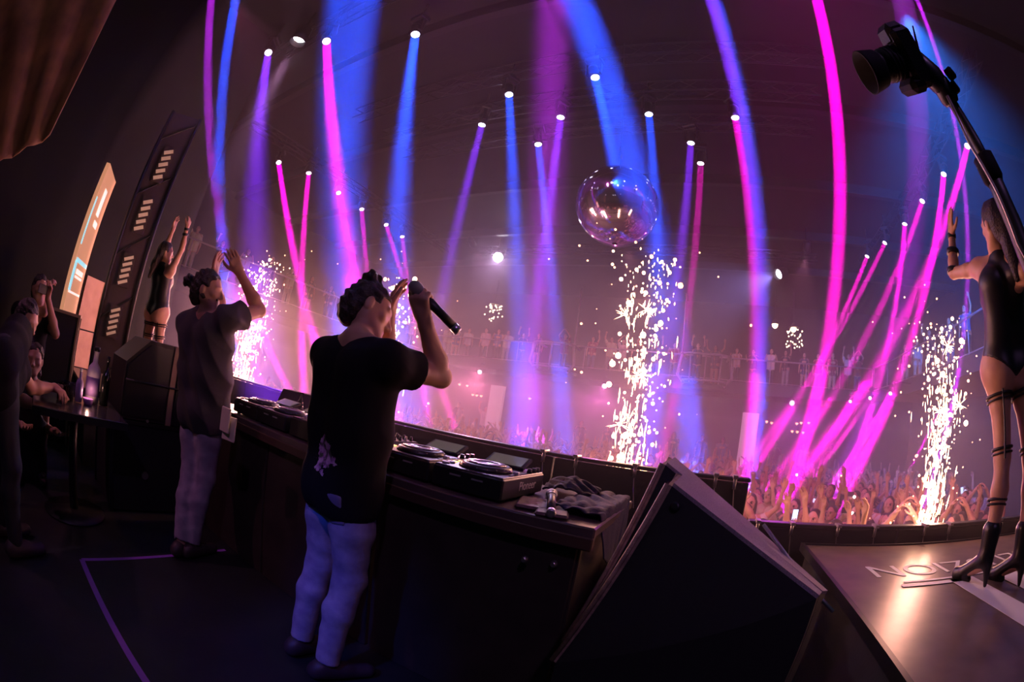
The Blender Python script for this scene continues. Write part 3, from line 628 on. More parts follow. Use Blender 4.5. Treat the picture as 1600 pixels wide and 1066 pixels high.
# ------------------------------------------------------------------ stage floor tape
TAPE = mat('floor_tape', (.34, .12, .62), .5)
c0 = on_z(128, 875, 0); c1 = on_z(352, 860, 0); c2 = on_z(245, 1090, 0)
def strip(a, b, w, lb):
    a = np.array(a); b = np.array(b); d = nrm(b-a); sd = np.cross(d, [0, 0, 1])*w/2; z = np.array([0, 0, .001])
    tag(MB().prism([a-sd+z, b-sd+z, b+sd+z, a+sd+z], (0, 0, .0015)).build('floor_tape', TAPE), lb, 'tape')
strip(c0, c1, .03, 'strip of violet tape on the stage floor running behind the clapping person'); strip(c0, c2, .035, 'strip of violet tape on the stage floor running towards the viewer')

# ------------------------------------------------------------------ people
def bone(p, u, v, L, far=True):
    """point on the line of sight through (u, v) at distance L from p"""
    d = ray(u, v); t0 = (p-CAM)@d; q = CAM+d*t0; h2 = L*L-(q-p)@(q-p)
    if h2 <= 0: return p+nrm(q-p)*L
    return CAM+d*(t0+(1 if far else -1)*math.sqrt(h2))
def frame(y, z):
    y = nrm(y); x = nrm(np.cross(y, z)); z = np.cross(x, y); return x, y, z       # right, forward, up
def hand(sd, Wp, D, Np, T, m=0, curl=(15, 20, 15), sc=1., spread=.10, thumb=.6):
    """Wp wrist, D towards the fingers, Np out of the palm, T towards the thumb"""
    D = nrm(D); Np = nrm(Np-D*(Np@D)); T0 = nrm(np.cross(D, Np)); T = T0 if T0@T > 0 else -T0
    kn = [Wp+sc*(D*.088*f+T*o) for f, o in ((.98, .030), (1.03, .010), (1.0, -.011), (.92, -.031))]
    for k in kn: sd.cone(Wp+D*.01*sc+(k-Wp-D*.088*sc)*.45, k, .016*sc, .0125*sc, .012, m)
    sd.cone(Wp-D*.02*sc, Wp+D*.03*sc, .024*sc, .022*sc, .02, m)
    for i, (k, L) in enumerate(zip(kn, (.075, .084, .079, .062))):
        p = k; d = nrm(D+T*(1.5-i)*spread); n = Np; a = 0.
        for j, (f, r0, r1) in enumerate(((.45, .0100, .0090), (.31, .0090, .0082), (.24, .0082, .0068))):
            a = math.radians(curl[j] if np.isscalar(curl[j]) else curl[j][i]); d2 = d*math.cos(a)+n*math.sin(a); n = n*math.cos(a)-d*math.sin(a); d = d2
            q = p+d*L*f*sc; sd.cone(p, q, r0*sc, r1*sc, .004, m); p = q
    b = Wp+sc*(D*.022+T*.022); d = nrm(T*thumb+D*.75+Np*.35); q = b+d*.052*sc; sd.cone(b, q, .0165*sc, .0115*sc, .012, m)
    d = nrm(D*.9+T*thumb*.35+Np*.35); q2 = q+d*.032*sc; sd.cone(q, q2, .0112*sc, .0098*sc, .005, m); sd.cone(q2, q2+nrm(D+Np*.3)*.026*sc, .0098*sc, .0078*sc, .005, m)
def head(sd, H, F, U, m=0, sc=1., ears=True):
    x, y, z = frame(F, U); L = lambda a, b, c: H+sc*(x*a+y*b+z*c); R = np.array([x, y, z])
    sd.ell(L(0, -.012, .022), np.array((.075, .097, .092))*sc, R, .02, m)
    sd.cone(L(0, .03, -.01), L(0, .062, -.085), .062*sc, .036*sc, .03, m)
    for s in (-1, 1):
        sd.cone(L(.045*s, .0, -.045), L(.02*s, .07, -.088), .03*sc, .022*sc, .03, m)
        sd.ell(L(.042*s, .058, -.018), np.array((.026, .02, .02))*sc, R, .015, m)
        if ears: sd.ell(L(.078*s, -.012, -.008), np.array((.011, .019, .032))*sc, R, .004, m)
        sd.cone(L(.018*s, .083, .026), L(.05*s, .070, .026), .010*sc, .008*sc, .012, m)
    sd.cone(L(0, .085, .016), L(0, .112, -.026), .008*sc, .0115*sc, .010, m); sd.ell(L(0, .098, -.032), np.array((.019, .012, .010))*sc, R, .008, m)
    sd.ell(L(0, .089, -.058), np.array((.024, .012, .006))*sc, R, .005, m); sd.ell(L(0, .087, -.069), np.array((.021, .012, .007))*sc, R, .005, m)
    return L, R
def body(sd, J, m=0, w=1., female=False, sc=1., shoes=True):
    """continuous body from joints"""
    x, y, z = frame(J['fwd'], J['nk']-J['pv']); pv, nk = J['pv'], J['nk']; sp = nk-pv; up = nrm(sp)
    P = lambda f, a, b=0.: pv+sp*f+x*a*sc+y*b*sc
    k = .05*sc; hw, ww, cw = (.085, .052, .068) if female else (.072, .066, .082)
    for s in (-1, 1):
        sd.cone(P(-.06, s*hw, -.01), P(.35, s*ww, .01), (.105 if female else .100)*sc*w, (.078 if female else .096)*sc*w, k, m)
        sd.cone(P(.35, s*ww, .01), P(.78, s*cw, .01), (.078 if female else .096)*sc*w, (.092 if female else .108)*sc*w, k, m)
        sh = J['shR' if s > 0 else 'shL']; el = J['elR' if s > 0 else 'elL']; wr = J['wrR' if s > 0 else 'wrL']
        f = .85 if female else 1.
        sd.cone(P(.80, s*cw, .0), sh, .085*sc*f, .062*sc*f, k, m); sd.cone(nk+up*.02*sc, sh-up*.0*sc, .042*sc*f, .05*sc*f, k, m)
        sd.cone(sh, sh+(el-sh)*.45, .057*sc*f, .047*sc*f, .03*sc, m); sd.cone(sh+(el-sh)*.45, el, .047*sc*f, .040*sc*f, .02*sc, m)
        sd.cone(el, el+(wr-el)*.3, .040*sc*f, .043*sc*f, .02*sc, m); sd.cone(el+(wr-el)*.3, wr, .043*sc*f, .026*sc*f, .02*sc, m)
        hp = P(-.04, s*.085); kn = J['knR' if s > 0 else 'knL']; an = J['anR' if s > 0 else 'anL']
        sd.cone(hp, hp+(kn-hp)*.4, (.098 if female else .09)*sc, .080*sc*f, k, m); sd.cone(hp+(kn-hp)*.4, kn, .080*sc*f, .055*sc, .03*sc, m)
        cf = kn+(an-kn)*.32-y*.015*sc; sd.cone(kn, cf, .052*sc, .054*sc, .03*sc, m); sd.cone(cf, an, .054*sc, .033*sc, .03*sc, m)
        toe = J.get('toeR' if s > 0 else 'toeL'); toe = an+y*.17*sc-np.array([0, 0, .06*sc]) if toe is None else toe
        sd.cone(an-np.array([0, 0, .03*sc]), toe, .034*sc, .026*sc, .03*sc, m)
    if female:
        for s in (-1, 1): sd.ell(P(.70, s*.072, .085), np.array((.058, .055, .058))*sc, np.array([x, y, z]), .04, m); sd.ell(P(-.12, s*.07, -.06), np.array((.085, .085, .09))*sc, np.array([x, y, z]), .04, m)
    sd.cone(nk-up*.02*sc, J['hd']-nrm(J['hd']-nk)*.05*sc, .050*sc*(.85 if female else 1), .047*sc*(.85 if female else 1), .02*sc, m)
    return x, y, z
def folds(amp, axes, seed=0):
    r2 = np.random.default_rng(seed); A = [(np.array(a, float), f, r2.uniform(0, 6), r2.uniform(.5, 1)) for a, f in axes]
    def fn(X, Y, Z):
        o = 0.
        for a, f, ph, w in A:
            q = X*a[0]+Y*a[1]+Z*a[2]; wob = .6*np.sin(7*Z+ph)+.5*np.sin(11*X+5*Y+ph*2); o = o+w*np.abs(np.sin(f*q+ph+wob))
        return amp*(o/len(A)-.5)
    return fn
def skinobj(name, sd, res, mats, parent, org, **k):
    o = bpy.data.objects.new(name, sd.mesh(res, name, mats, org=org, **k)); link(o, parent); return o

def shirt(J, sc=1., loose=.018, hem=-.16, sleeve=.62, flare=0.):
    sd = SDF(); x, y, z = frame(J['fwd'], J['nk']-J['pv']); pv, sp, nk = J['pv'], J['nk']-J['pv'], J['nk']; P = lambda f, a, b=0.: pv+sp*f+x*a*sc+y*b*sc; k = .04
    for s in (-1, 1):
        sd.cone(P(hem, s*.074), P(.35, s*.076, .01), .098+loose+flare, .103+loose, k); sd.cone(P(.35, s*.076, .01), P(.80, s*.088, .01), .103+loose, .110+loose*.7, k)
        sh = J['shR' if s > 0 else 'shL']; el = J['elR' if s > 0 else 'elL']
        sd.cone(P(.80, s*.085), sh, .088+loose*.6, .064+loose*.5, k); sd.cone(nk-nrm(sp)*.005+x*s*.035, sh, .040, .054+loose*.4, k)
        sd.ell(P(-.12, s*.050, -.060), (.078+loose*.5, .082+loose*.6, .11), np.array([x, y, z]), .05)
        e = sh+(el-sh)*sleeve; sd.cone(sh, e, .062+loose*.5, .056+loose*1.1, .03)
    return sd
def cut_ends(planes, base=None):
    """keep what lies below every plane (point, outward normal, only within radius)"""
    def fn(X, Y, Z):
        o = -1.
        for p, n, r in planes:
            dd = (X-p[0])*n[0]+(Y-p[1])*n[1]+(Z-p[2])*n[2]
            if r: rr = np.sqrt((X-p[0])**2+(Y-p[1])**2+(Z-p[2])**2); dd = np.where(rr < r, dd, -1)
            o = np.maximum(o, dd)
        return o
    return fn
def jeans(J, sc=1., rise=.12):
    sd = SDF(); x, y, z = frame(J['fwd'], J['nk']-J['pv']); pv, sp = J['pv'], J['nk']-J['pv']; P = lambda f, a, b=0.: pv+sp*f+x*a*sc+y*b*sc
    for s in (-1, 1):
        sd.cone(P(-.06, s*.070, -.012), P(rise, s*.066), .106, .102, .04); hp = P(-.04, s*.085); kn = J['knR' if s > 0 else 'knL']; an = J['anR' if s > 0 else 'anL']
        m1 = hp+(kn-hp)*.45; sd.cone(hp, m1, .098, .085, .04); sd.cone(m1, kn, .088, .066, .03); cf = kn+(an-kn)*.35-y*.012; sd.cone(kn, cf, .066, .063, .03); sd.cone(cf, an+(kn-an)*.06, .063, .052, .03)
        sd.ell(P(-.13, s*.06, -.065), (.075, .07, .075), np.array([x, y, z]), .04)
    return sd
def shoe(an, toe, h=.05):
    sd = SDF(); d = toe-an; d[2] = 0; d = nrm(d); g = np.array([an[0], an[1], toe[2]]); sd.cone(g-d*.05+np.array([0, 0, .012]), g+d*.19+np.array([0, 0, .0]), .04, .036, .03); sd.cone(g-d*.02+np.array([0, 0, .035]), g+d*.08+np.array([0, 0, .02]), .045, .035, .03); return sd
DENIM = mat('denim', (.30, .26, .40), .8, noise=((.48, .43, .55), 14), bump=.3, bscale=500)
POCK = mat('denim_dark', (.22, .19, .31), .85, bump=.3, bscale=500)
DENIM2 = mat('denim_grey', (.27, .23, .31), .8, noise=((.42, .37, .46), 12), bump=.3, bscale=500)
TEEB = mat('shirt_black', (.012, .011, .012), .9, spec=.15, bump=.2, bscale=300); TEEG = mat('shirt_grey', (.055, .05, .05), .85, bump=.25, bscale=260)
SHOEM = mat('shoe_dark', (.05, .03, .035), .5); SOLE = mat('sole', (.3, .25, .28), .6)

def hair_bun(H, F, U, bun, bun_r, m, seed, sc=1., wisps=()):
    sd = SDF(); x, y, z = frame(F, U); R = np.array([x, y, z]); L = lambda a, b, c: H+sc*(x*a+y*b+z*c)
    sd.ell(L(0, -.018, .028), np.array((.084, .100, .097))*sc, R, .02); sd.ell(L(0, -.06, -.03), np.array((.070, .058, .075))*sc, R, .03);     sd.ell(L(bun[0]*1.05, bun[1]-.012, bun[2]+.01), np.array((bun_r*1.15, bun_r*.8, bun_r*.8))*sc, R, .01)
    r3b = random.Random(seed)
    for _ in range(16):
        q = nrm([r3b.gauss(0, 1), r3b.gauss(0, 1), r3b.gauss(0, 1)])*bun_r*.62; sd.ball(L(bun[0]+q[0], bun[1]+q[1], bun[2]+q[2]), bun_r*r3b.uniform(.34, .5)*sc, .008)
    for w in wisps: sd.cone(L(*w[0]), L(*w[1]), .012, .006, .01)
    r2 = np.random.default_rng(seed); ph = r2.uniform(0, 6, 6)
    nz = lambda X, Y, Z: .003*np.sin(115*X+50*Z+ph[0]+2.5*np.sin(40*Y))+.003*np.sin(105*Y+70*Z+ph[1]+2*np.sin(45*X))+.0022*np.sin(170*Z+80*X+ph[2])
    def cut(X, Y, Z):
        a = [(X-H[0])*v[0]+(Y-H[1])*v[1]+(Z-H[2])*v[2] for v in (x, y, z)]
        c1 = np.minimum(a[1]-.030*sc-np.maximum(a[2]-.055*sc, 0)*2.5, .05)
        return np.maximum(c1, np.minimum(a[1]+.028*sc, .014*sc-a[2]))
    return sd, nz, cut

def man(label, J, H_F, H_U, skin, shirt_m, jean_m, res, hands, bun, loose, fold_axes, seed, sleeve=.62, beard=True, extra=None, hem=-.16, amp=.012):
    base = np.array([*((J['anL']+J['anR'])/2)[:2], J.get('z0', 0.)]); t = thing('person', label, 'person', base)
    sd = SDF(); body(sd, J); L, R = head(sd, J['hd'], H_F, H_U)
    for h in hands: hand(sd, *h[0], **h[1])
    b = skinobj('body', sd, res, [skin], t, base)
    st = shirt(J, loose=loose, sleeve=sleeve, hem=hem); x, y, z = frame(J['fwd'], J['nk']-J['pv']); up = nrm(J['nk']-J['pv'])
    pl = [(J['nk']+up*.03-y*.01, nrm(up+y*.40), .088), (J['pv']+(J['nk']-J['pv'])*hem-up*.045, -up, .45)]
    for s in 'RL':
        a = nrm(J['el'+s]-J['sh'+s]); pl.append((J['sh'+s]+(J['el'+s]-J['sh'+s])*(sleeve+.02), a, .13))
    skinobj('t_shirt', st, res, [shirt_m], t, base, noise=folds(amp, fold_axes, seed), cut=cut_ends(pl))
    jn = jeans(J); pl = [(J['pv']+(J['nk']-J['pv'])*.16, up, .3)]
    for s in 'RL': a = nrm(J['an'+s]-J['kn'+s]); pl.append((J['an'+s]-a*.02, a, .12))
    ff = folds(.008, (((.35, .5, .8), 31), ((.7, -.3, .6), 23), ((-.5, .4, .75), 41)), seed+1)
    skinobj('jeans', jn, res, [jean_m], t, base, noise=ff, cut=cut_ends(pl))
    pk = SDF(); pv = J['pv']
    for q in jn.p: pk.p.append((q[0], q[1], q[2], q[3]+.004, q[4]+.004, q[5], q[6]) if q[0] == 'c' else (q[0], q[1], q[2]+.004, q[3], q[4], q[5], q[6]))
    for g in (-1, 1):
        def pc_(X, Y, Z, g=g):
            a = [(X-pv[0])*v[0]+(Y-pv[1])*v[1]+(Z-pv[2])*v[2] for v in (x, y, z)]
            return np.maximum(np.maximum(np.abs(g*a[0]-.088)-.055, np.maximum(np.abs(a[2]+.115)-.065+np.maximum(-(a[2]+.15), 0)*0+np.abs(g*a[0]-.088)*.25*(a[2] < -.12), 0*a[0]-1)), a[1]+.03)
        skinobj('back_pocket', pk, res, [POCK], t, base, noise=ff, cut=pc_)
    for s in 'RL': skinobj('shoe', shoe(J['an'+s], J['toe'+s].copy()), .008, [SHOEM], t, base)
    hs, nz, ct = hair_bun(J['hd'], H_F, H_U, *bun, None, seed); skinobj('hair', hs, .005, [HAIR], t, base, noise=nz, cut=ct)
    if beard:
        bs = SDF()
        for s in (-1, 1): bs.cone(L(.062*s, -.0, -.035), L(.028*s, .066, -.088), .022, .020, .02)
        bs.cone(L(-.02, .078, -.088), L(.02, .078, -.088), .020, .020, .02); bs.cone(L(-.028, .088, -.048), L(.028, .088, -.048), .0055, .0055, .004)
        skinobj('beard', bs, .005, [HAIR], t, base, noise=nz)
    return t, L, R
# --- the nearer man, microphone in his raised right hand
J = {}
J['pv'] = at_d(537, 738, 1.74); J['nk'] = bone(J['pv'], 557, 536, .50, True); J['hd'] = bone(J['nk'], 575, 486, .175, True)
ph1 = math.radians(36); f1 = np.array([math.sin(ph1), math.cos(ph1), 0]); r1 = np.array([math.cos(ph1), -math.sin(ph1), 0]); J['fwd'] = f1
J['shR'] = J['nk']+r1*.185-np.array([0, 0, .055])+f1*.02; J['shL'] = J['nk']-r1*.185-np.array([0, 0, .06])
J['elR'] = bone(J['shR'], 689, 590, .285, True); J['wrR'] = bone(J['elR'], 663, 500, .25, False)
J['elL'] = J['shL']+nrm(f1*.9+r1*.15+np.array([0, 0, -.1]))*.29; J['wrL'] = bone(J['elL'], 609, 474, .27, True)
J['anL'] = on_z(470, 1000, .09); J['anR'] = on_z(510, 1038, .09); J['knL'] = (J['pv']-r1*.09)*.5+J['anL']*.5+f1*.05; J['knR'] = (J['pv']+r1*.09)*.5+J['anR']*.5+f1*.06
for s in 'LR': J['toe'+s] = J['an'+s]+nrm(f1+r1*(.3 if s == 'R' else -.05))*.16; J['toe'+s][2] = .038
if 0: print({k: np.round(v, 2).tolist() if not np.isscalar(v) else v for k, v in J.items()}, [np.linalg.norm(J[a]-J[b]) for a, b in (('pv', 'knR'), ('knR', 'anR'))])
micA = None
upf = nrm(J['wrR']-J['elR'])
mic_c = J['wrR']+upf*.085+nrm(J['wrR']*0+CAM-J['wrR'])*.0
hv = nrm(J['hd']-J['wrR'])
mdir = nrm(bone(mic_c, 706, 520, .16, True)-mic_c)
palmN = nrm(nrm(np.cross(mdir, upf)))
palmN = palmN if palmN@ray(660, 470) > 0 else -palmN
HU = nrm(J['hd']-J['nk']+np.array([0, 0, .1])-f1*.02); HF = nrm(f1*.75+r1*.45+np.array([0, 0, -.28]))
hk = [(( J['wrR'], upf, palmN, -mdir), dict(curl=((55, 58, 62, 66), 85, 60), spread=.02, thumb=.45)), ((J['wrL'], nrm(np.array([.10, .05, 1.])), nrm(r1*.7+f1*.5), -f1), dict(curl=(12, 14, 10), spread=.12))]
PRINT = mat('shirt_black_print', (.012, .011, .012), .9, spec=.15)
nt = PRINT.node_tree; tc = nt.nodes.new('ShaderNodeTexCoord'); mp = nt.nodes.new('ShaderNodeMapping')
base1 = np.array([*((J['anL']+J['anR'])/2)[:2], 0]); pc = J['pv']+np.array([0, 0, .07])-f1*.12+r1*.03-base1
nt.links.new(tc.outputs['Object'], mp.inputs['Vector']); mp.vector_type = 'POINT'; mp.inputs['Location'].default_value = [-float(c) for c in pc]
ln = nt.nodes.new('ShaderNodeVectorMath'); ln.operation = 'LENGTH'; nz1 = nt.nodes.new('ShaderNodeTexNoise'); nz1.inputs['Scale'].default_value = 22; nz1.inputs['Detail'].default_value = 3
ad = nt.nodes.new('ShaderNodeMath'); ad.operation = 'MULTIPLY_ADD'; ad.inputs[1].default_value = .16; nt.links.new(tc.outputs['Object'], nz1.inputs['Vector']); nt.links.new(mp.outputs[0], ln.inputs[0]); nt.links.new(nz1.outputs[0], ad.inputs[0]); nt.links.new(ln.outputs['Value'], ad.inputs[2])
lt = nt.nodes.new('ShaderNodeMath'); lt.operation = 'LESS_THAN'; lt.inputs[1].default_value = .14; nt.links.new(ad.outputs[0], lt.inputs[0])
rp = nt.nodes.new('ShaderNodeValToRGB'); e = rp.color_ramp.elements; e[0].color = (.10, .12, .06, 1); e[0].position = .38; e[1].color = (.75, .5, .55, 1); e[1].position = .62; q = e.new(.5); q.color = (.55, .22, .42, 1)
nz2 = nt.nodes.new('ShaderNodeTexNoise'); nz2.inputs['Scale'].default_value = 38; nt.links.new(tc.outputs['Object'], nz2.inputs['Vector']); nt.links.new(nz2.outputs[0], rp.inputs[0])
mx = nt.nodes.new('ShaderNodeMix'); mx.data_type = 'RGBA'; nt.links.new(lt.outputs[0], mx.inputs[0]); mx.inputs[6].default_value = (.012, .011, .012, 1); nt.links.new(rp.outputs[0], mx.inputs[7]); nt.links.new(mx.outputs[2], nt.nodes['Principled BSDF'].inputs['Base Color'])
man('person in a black T-shirt with a flower print, seen from behind, raising a microphone', J, HF, HU, SKIN2, PRINT, DENIM, .0052, hk, ((-.0, -.045, .125), .042), .016, (((.3, .2, 1), 16), ((1, .4, .3), 14)), 11, sleeve=.46, beard=False, hem=-.20)
mc = J['wrR']+upf*.092+palmN*.026
microphone('microphone held upside down in the raised fist of the person in black', mc-mdir*.04, mc+mdir*.195)
# --- the farther man, clapping above his head
J = {}
J['pv'] = at_d(318, 628, 2.86); J['nk'] = bone(J['pv'], 322, 486, .50, True); J['hd'] = bone(J['nk'], 325, 449, .17, True)
ph2 = math.radians(12); f2 = np.array([math.sin(ph2), math.cos(ph2), 0]); r2_ = np.array([math.cos(ph2), -math.sin(ph2), 0]); J['fwd'] = f2
J['shR'] = bone(J['nk'], 354, 500, .20, False); J['shL'] = J['nk']-r2_*.185-np.array([0, 0, .05])
J['elR'] = bone(J['shR'], 406, 486, .31, True); J['wrR'] = bone(J['elR'], 366, 408, .28, True)
J['elL'] = J['shL']+nrm(f2*.7+r2_*.1+np.array([0, 0, .35]))*.29; J['wrL'] = bone(J['elL'], 331, 408, .26, True)
J['anL'] = on_z(283, 850, .09); J['anR'] = on_z(300, 852, .09); J['knL'] = (J['pv']-r2_*.09)*.5+J['anL']*.5+f2*.05; J['knR'] = (J['pv']+r2_*.09)*.5+J['anR']*.5+f2*.06
for s in 'LR': J['toe'+s] = J['an'+s]+f2*.16; J['toe'+s][2] = .038
if 0: print({k: np.round(v, 2).tolist() if not np.isscalar(v) else v for k, v in J.items()})
HU = nrm(J['hd']-J['nk']+np.array([0, 0, .2])); HF = nrm(f2*.55+r2_*.80+np.array([0, 0, -.02]))
hR = nrm(bone(J['wrR'], 352, 373, .19, True)-J['wrR']); hL = nrm(np.array([-.22, .05, 1.]))
hk = [((J['wrR'], hR, nrm(-r2_*.8+f2*.4), -f2), dict(curl=(10, 12, 10), spread=.05)), ((J['wrL'], hL, nrm(r2_*.8+f2*.2), -f2), dict(curl=(16, 20, 15), spread=.08))]
man('person in a loose grey T-shirt and jeans, clapping above the head', J, HF, HU, SKIN, TEEG, DENIM2, .0065, hk, ((-.0, -.135, .02), .045), .03, (((.9, .3, .6), 24), ((.4, -.2, .9), 17)), 23, sleeve=.42, beard=True, hem=-.24, amp=.03)

# ------------------------------------------------------------------ dancers
SUIT = mat('bodysuit_black', (.012, .011, .014), .45); BOOT = mat('boot_black', (.01, .01, .011), .35); STRAP = mat('strap_black', (.01, .009, .01), .5)
def ring(c, ax, r, th, seg=20, ry=None):
    ax = nrm(ax); a = nrm(np.cross(ax, [0.1, 1, .1])); b = np.cross(ax, a); pts = [c+r*math.cos(2*math.pi*k/seg)*a+(ry or r)*math.sin(2*math.pi*k/seg)*b for k in range(seg+1)]
    return pts
def dancer(label, J, H_F, H_U, skin, hands, res, z0, straps, tail, bands):
    base = np.array([*((J['anL']+J['anR'])/2)[:2], z0]); t = thing('person', label, 'person', base); o0 = base
    sd = SDF(); x, y, z = body(sd, J, female=True, sc=.95); head(sd, J['hd'], H_F, H_U, sc=.95)
    for h in hands: hand(sd, *h[0], **h[1])
    skinobj('body', sd, res, [skin], t, base)
    su = SDF(); pv, sp = J['pv'], J['nk']-J['pv']; up = nrm(sp); P = lambda f, a, b=0.: pv+sp*f+x*a*.95+y*b*.95
    for s in (-1, 1):
        su.cone(P(-.05, s*.083, -.01), P(.35, s*.052, .01), .108, .082, .05); su.cone(P(.35, s*.052, .01), P(.78, s*.068, .01), .082, .095, .05)
        sh = J['shR' if s > 0 else 'shL']; su.cone(P(.80, s*.065), P(.85, 0)*.45+sh*.55, .078, .05, .04); su.cone(J['nk']+up*.02, P(.9, 0)*.45+sh*.55, .046, .038, .04)
        su.ell(P(.70, s*.072, .085), np.array((.062, .06, .062))*.95, np.array([x, y, z]), .04); su.ell(P(-.10, s*.066, -.06), np.array((.088, .088, .085))*.95, np.array([x, y, z]), .04)
    su.cone(P(-.06, 0), P(-.22, 0), .09, .05, .05)
    def cut(X, Y, Z):
        a = [(X-pv[0])*v[0]+(Y-pv[1])*v[1]+(Z-pv[2])*v[2] for v in (x, y, z)]
        return -(a[2]+.085-np.abs(a[0])*.75)
    skinobj('bodysuit', su, res, [SUIT], t, base, cut=cut)
    hs = SDF(); hx, hy, hz = frame(H_F, H_U); L = lambda a, b, c: J['hd']+.95*(hx*a+hy*b+hz*c)
    hs.ell(L(0, -.02, .028), (.08, .095, .093), np.array([hx, hy, hz]), .02); hs.ell(L(0, -.055, -.03), (.066, .055, .07), np.array([hx, hy, hz]), .03)
    for a, b, ra, rb in tail: hs.cone(L(*a), L(*b), ra, rb, .03)
    H = J['hd']
    hc = lambda X, Y, Z: ((X-H[0])*hy[0]+(Y-H[1])*hy[1]+(Z-H[2])*hy[2])-.028-np.maximum(((X-H[0])*hz[0]+(Y-H[1])*hz[1]+(Z-H[2])*hz[2])-.05, 0)*2.5
    nz = lambda X, Y, Z: .002*np.sin(90*X+30*Z)+.002*np.sin(85*Y+20*Z)
    skinobj('hair', hs, .007, [HAIR], t, base, cut=hc, noise=nz)
    for s in 'LR':
        an, toe, kn = J['an'+s], J['toe'+s], J['kn'+s]; bs = SDF(); d = toe-an; dh = nrm([d[0], d[1], 0])
        bs.cone(an+(kn-an)*.28, an, .058, .045, .03); bs.cone(an, toe+np.array([0, 0, .012]), .042, .034, .03); bs.cone(toe, toe+dh*.06, .034, .026, .02); bs.cone(an-dh*.03-np.array([0, 0, .03]), np.array([*(an-dh*.055)[:2], z0+.012]), .026, .011, .02)
        bs.cone(np.array([*(an)[:2], z0+.014])+dh*.08, np.array([*toe[:2], z0+.014])+dh*.05, .014, .03, .02)
        skinobj('boot', bs, res, [BOOT], t, base)
    for s, f, rr in straps:
        hp = P(-.04, .085 if s == 'R' else -.085); kn = J['kn'+s]; an = J['an'+s]; p = hp+(kn-hp)*f if f <= 1 else kn+(an-kn)*(f-1); ax = kn-hp if f <= 1 else an-kn
        MB().tube([q-o0 for q in ring(p, ax, rr, 0)], .008, 6, False).tube([q-o0 for q in ring(p+nrm(ax)*.022, ax, rr*.985, 0)], .006, 6, False).build('leg_strap', STRAP, t)
    for s in ('L', 'R'):
        hp = P(-.04, .085 if s == 'R' else -.085); kn = J['kn'+s]
        pts = [hp+(kn-hp)*f+(-y*.088 if True else 0)*(1-.25*f)+x*(-.02 if s == 'L' else .02) for f in (.25, .5, .8, 1.)]
        MB().tube([q-o0 for q in pts], .006, 5).build('garter', STRAP, t)
    for s, f, rr in bands:
        a, b = J['el'+s], J['wr'+s]; p = a+(b-a)*f; ax = nrm(b-a); m = MB(); m.lathe([(rr*1.0, -.014), (rr*1.06, -.01), (rr*1.06, .01), (rr*1.0, .014)], 16, p-o0, ax); m.build('arm_band', STRAP, t)
    return t
J = {}; zp = ZP
J['pv'] = at_d(1573, 566, 2.47); J['nk'] = bone(J['pv'], 1561, 402, .47, True); J['hd'] = bone(J['nk'], 1554, 352, .165, True)
fa = math.radians(38); f3 = np.array([math.sin(fa), math.cos(fa), 0]); r3 = np.array([math.cos(fa), -math.sin(fa), 0]); J['fwd'] = f3
J['shL'] = bone(J['nk'], 1530, 420, .165, True); J['shR'] = 2*J['nk']-J['shL']-np.array([0, 0, .09])
J['elL'] = bone(J['shL'], 1490, 427, .26, True); J['wrL'] = bone(J['elL'], 1487, 368, .23, True)
J['elR'] = J['shR']+nrm(r3*.6+f3*.5+np.array([0, 0, .2]))*.26; J['wrR'] = J['elR']+nrm(f3*.3+np.array([0, 0, 1.]))*.23
J['knL'] = bone(J['pv']-r3*.085, 1566, 738, .45, True); J['anL'] = bone(J['knL'], 1543, 862, .40, False)
J['knR'] = J['knL']+r3*.19-f3*.04; J['anR'] = J['anL']+r3*.22-f3*.06
dz = J['anL'][2]-(zp+.13); 0 and print('dancer ankle', J['anL'], dz)
for s in 'LR': J['an'+s][2] = zp+.13; J['toe'+s] = J['an'+s]+nrm(f3-r3*.5)*.13; J['toe'+s][2] = zp+.034
dancer('dancer in a black bodysuit and strapped legs on the right podium, seen from behind', J, nrm(f3-r3*.2), nrm(J['hd']-J['nk']+np.array([0, 0, .2])), SKIN2, [((J['wrL'], nrm(bone(J['wrL'], 1481, 313, .19, True)-J['wrL']), nrm(r3), -f3), dict(curl=(6, 8, 6), spread=.03, sc=.9)), ((J['wrR'], np.array([0, 0, 1.]), -r3, -f3), dict(sc=.9))], .007, zp,
       [('L', .32, .082), ('L', .9, .062), ('L', 1.42, .058), ('R', .32, .082), ('R', .9, .062)], [((0, -.06, -.02), (0, -.085, -.16), .05, .04), ((0, -.085, -.16), (0, -.08, -.30), .04, .018)], [('L', .97, .030), ('L', .55, .043), ('L', .05, .045)])
J = {}
J['pv'] = at_d(246, 484, 5.3); J['nk'] = bone(J['pv'], 257, 404, .47, True); J['hd'] = bone(J['nk'], 262, 379, .16, True)
fa = math.radians(-5); f4 = np.array([math.sin(fa), math.cos(fa), 0]); r4 = np.array([math.cos(fa), -math.sin(fa), 0]); J['fwd'] = f4
J['shR'] = J['nk']+r4*.15-np.array([0, 0, .03]); J['shL'] = J['nk']-r4*.15-np.array([0, 0, .03])
J['elR'] = bone(J['shR'], 286, 386, .26, True); J['wrR'] = bone(J['elR'], 293, 352, .23, True); J['elL'] = bone(J['shL'], 268, 372, .26, True); J['wrL'] = bone(J['elL'], 276, 345, .23, True)
z4 = .70
for s, g in (('L', -1), ('R', 1)):
    J['kn'+s] = np.array([*(J['pv']+r4*.1*g+f4*.05)[:2], z4+.52]); J['an'+s] = np.array([*(J['pv']+r4*.12*g)[:2], z4+.13]); J['toe'+s] = J['an'+s]+f4*.12; J['toe'+s][2] = z4+.034
0 and print('dancerL pv', J['pv'], J['nk'], J['hd'])
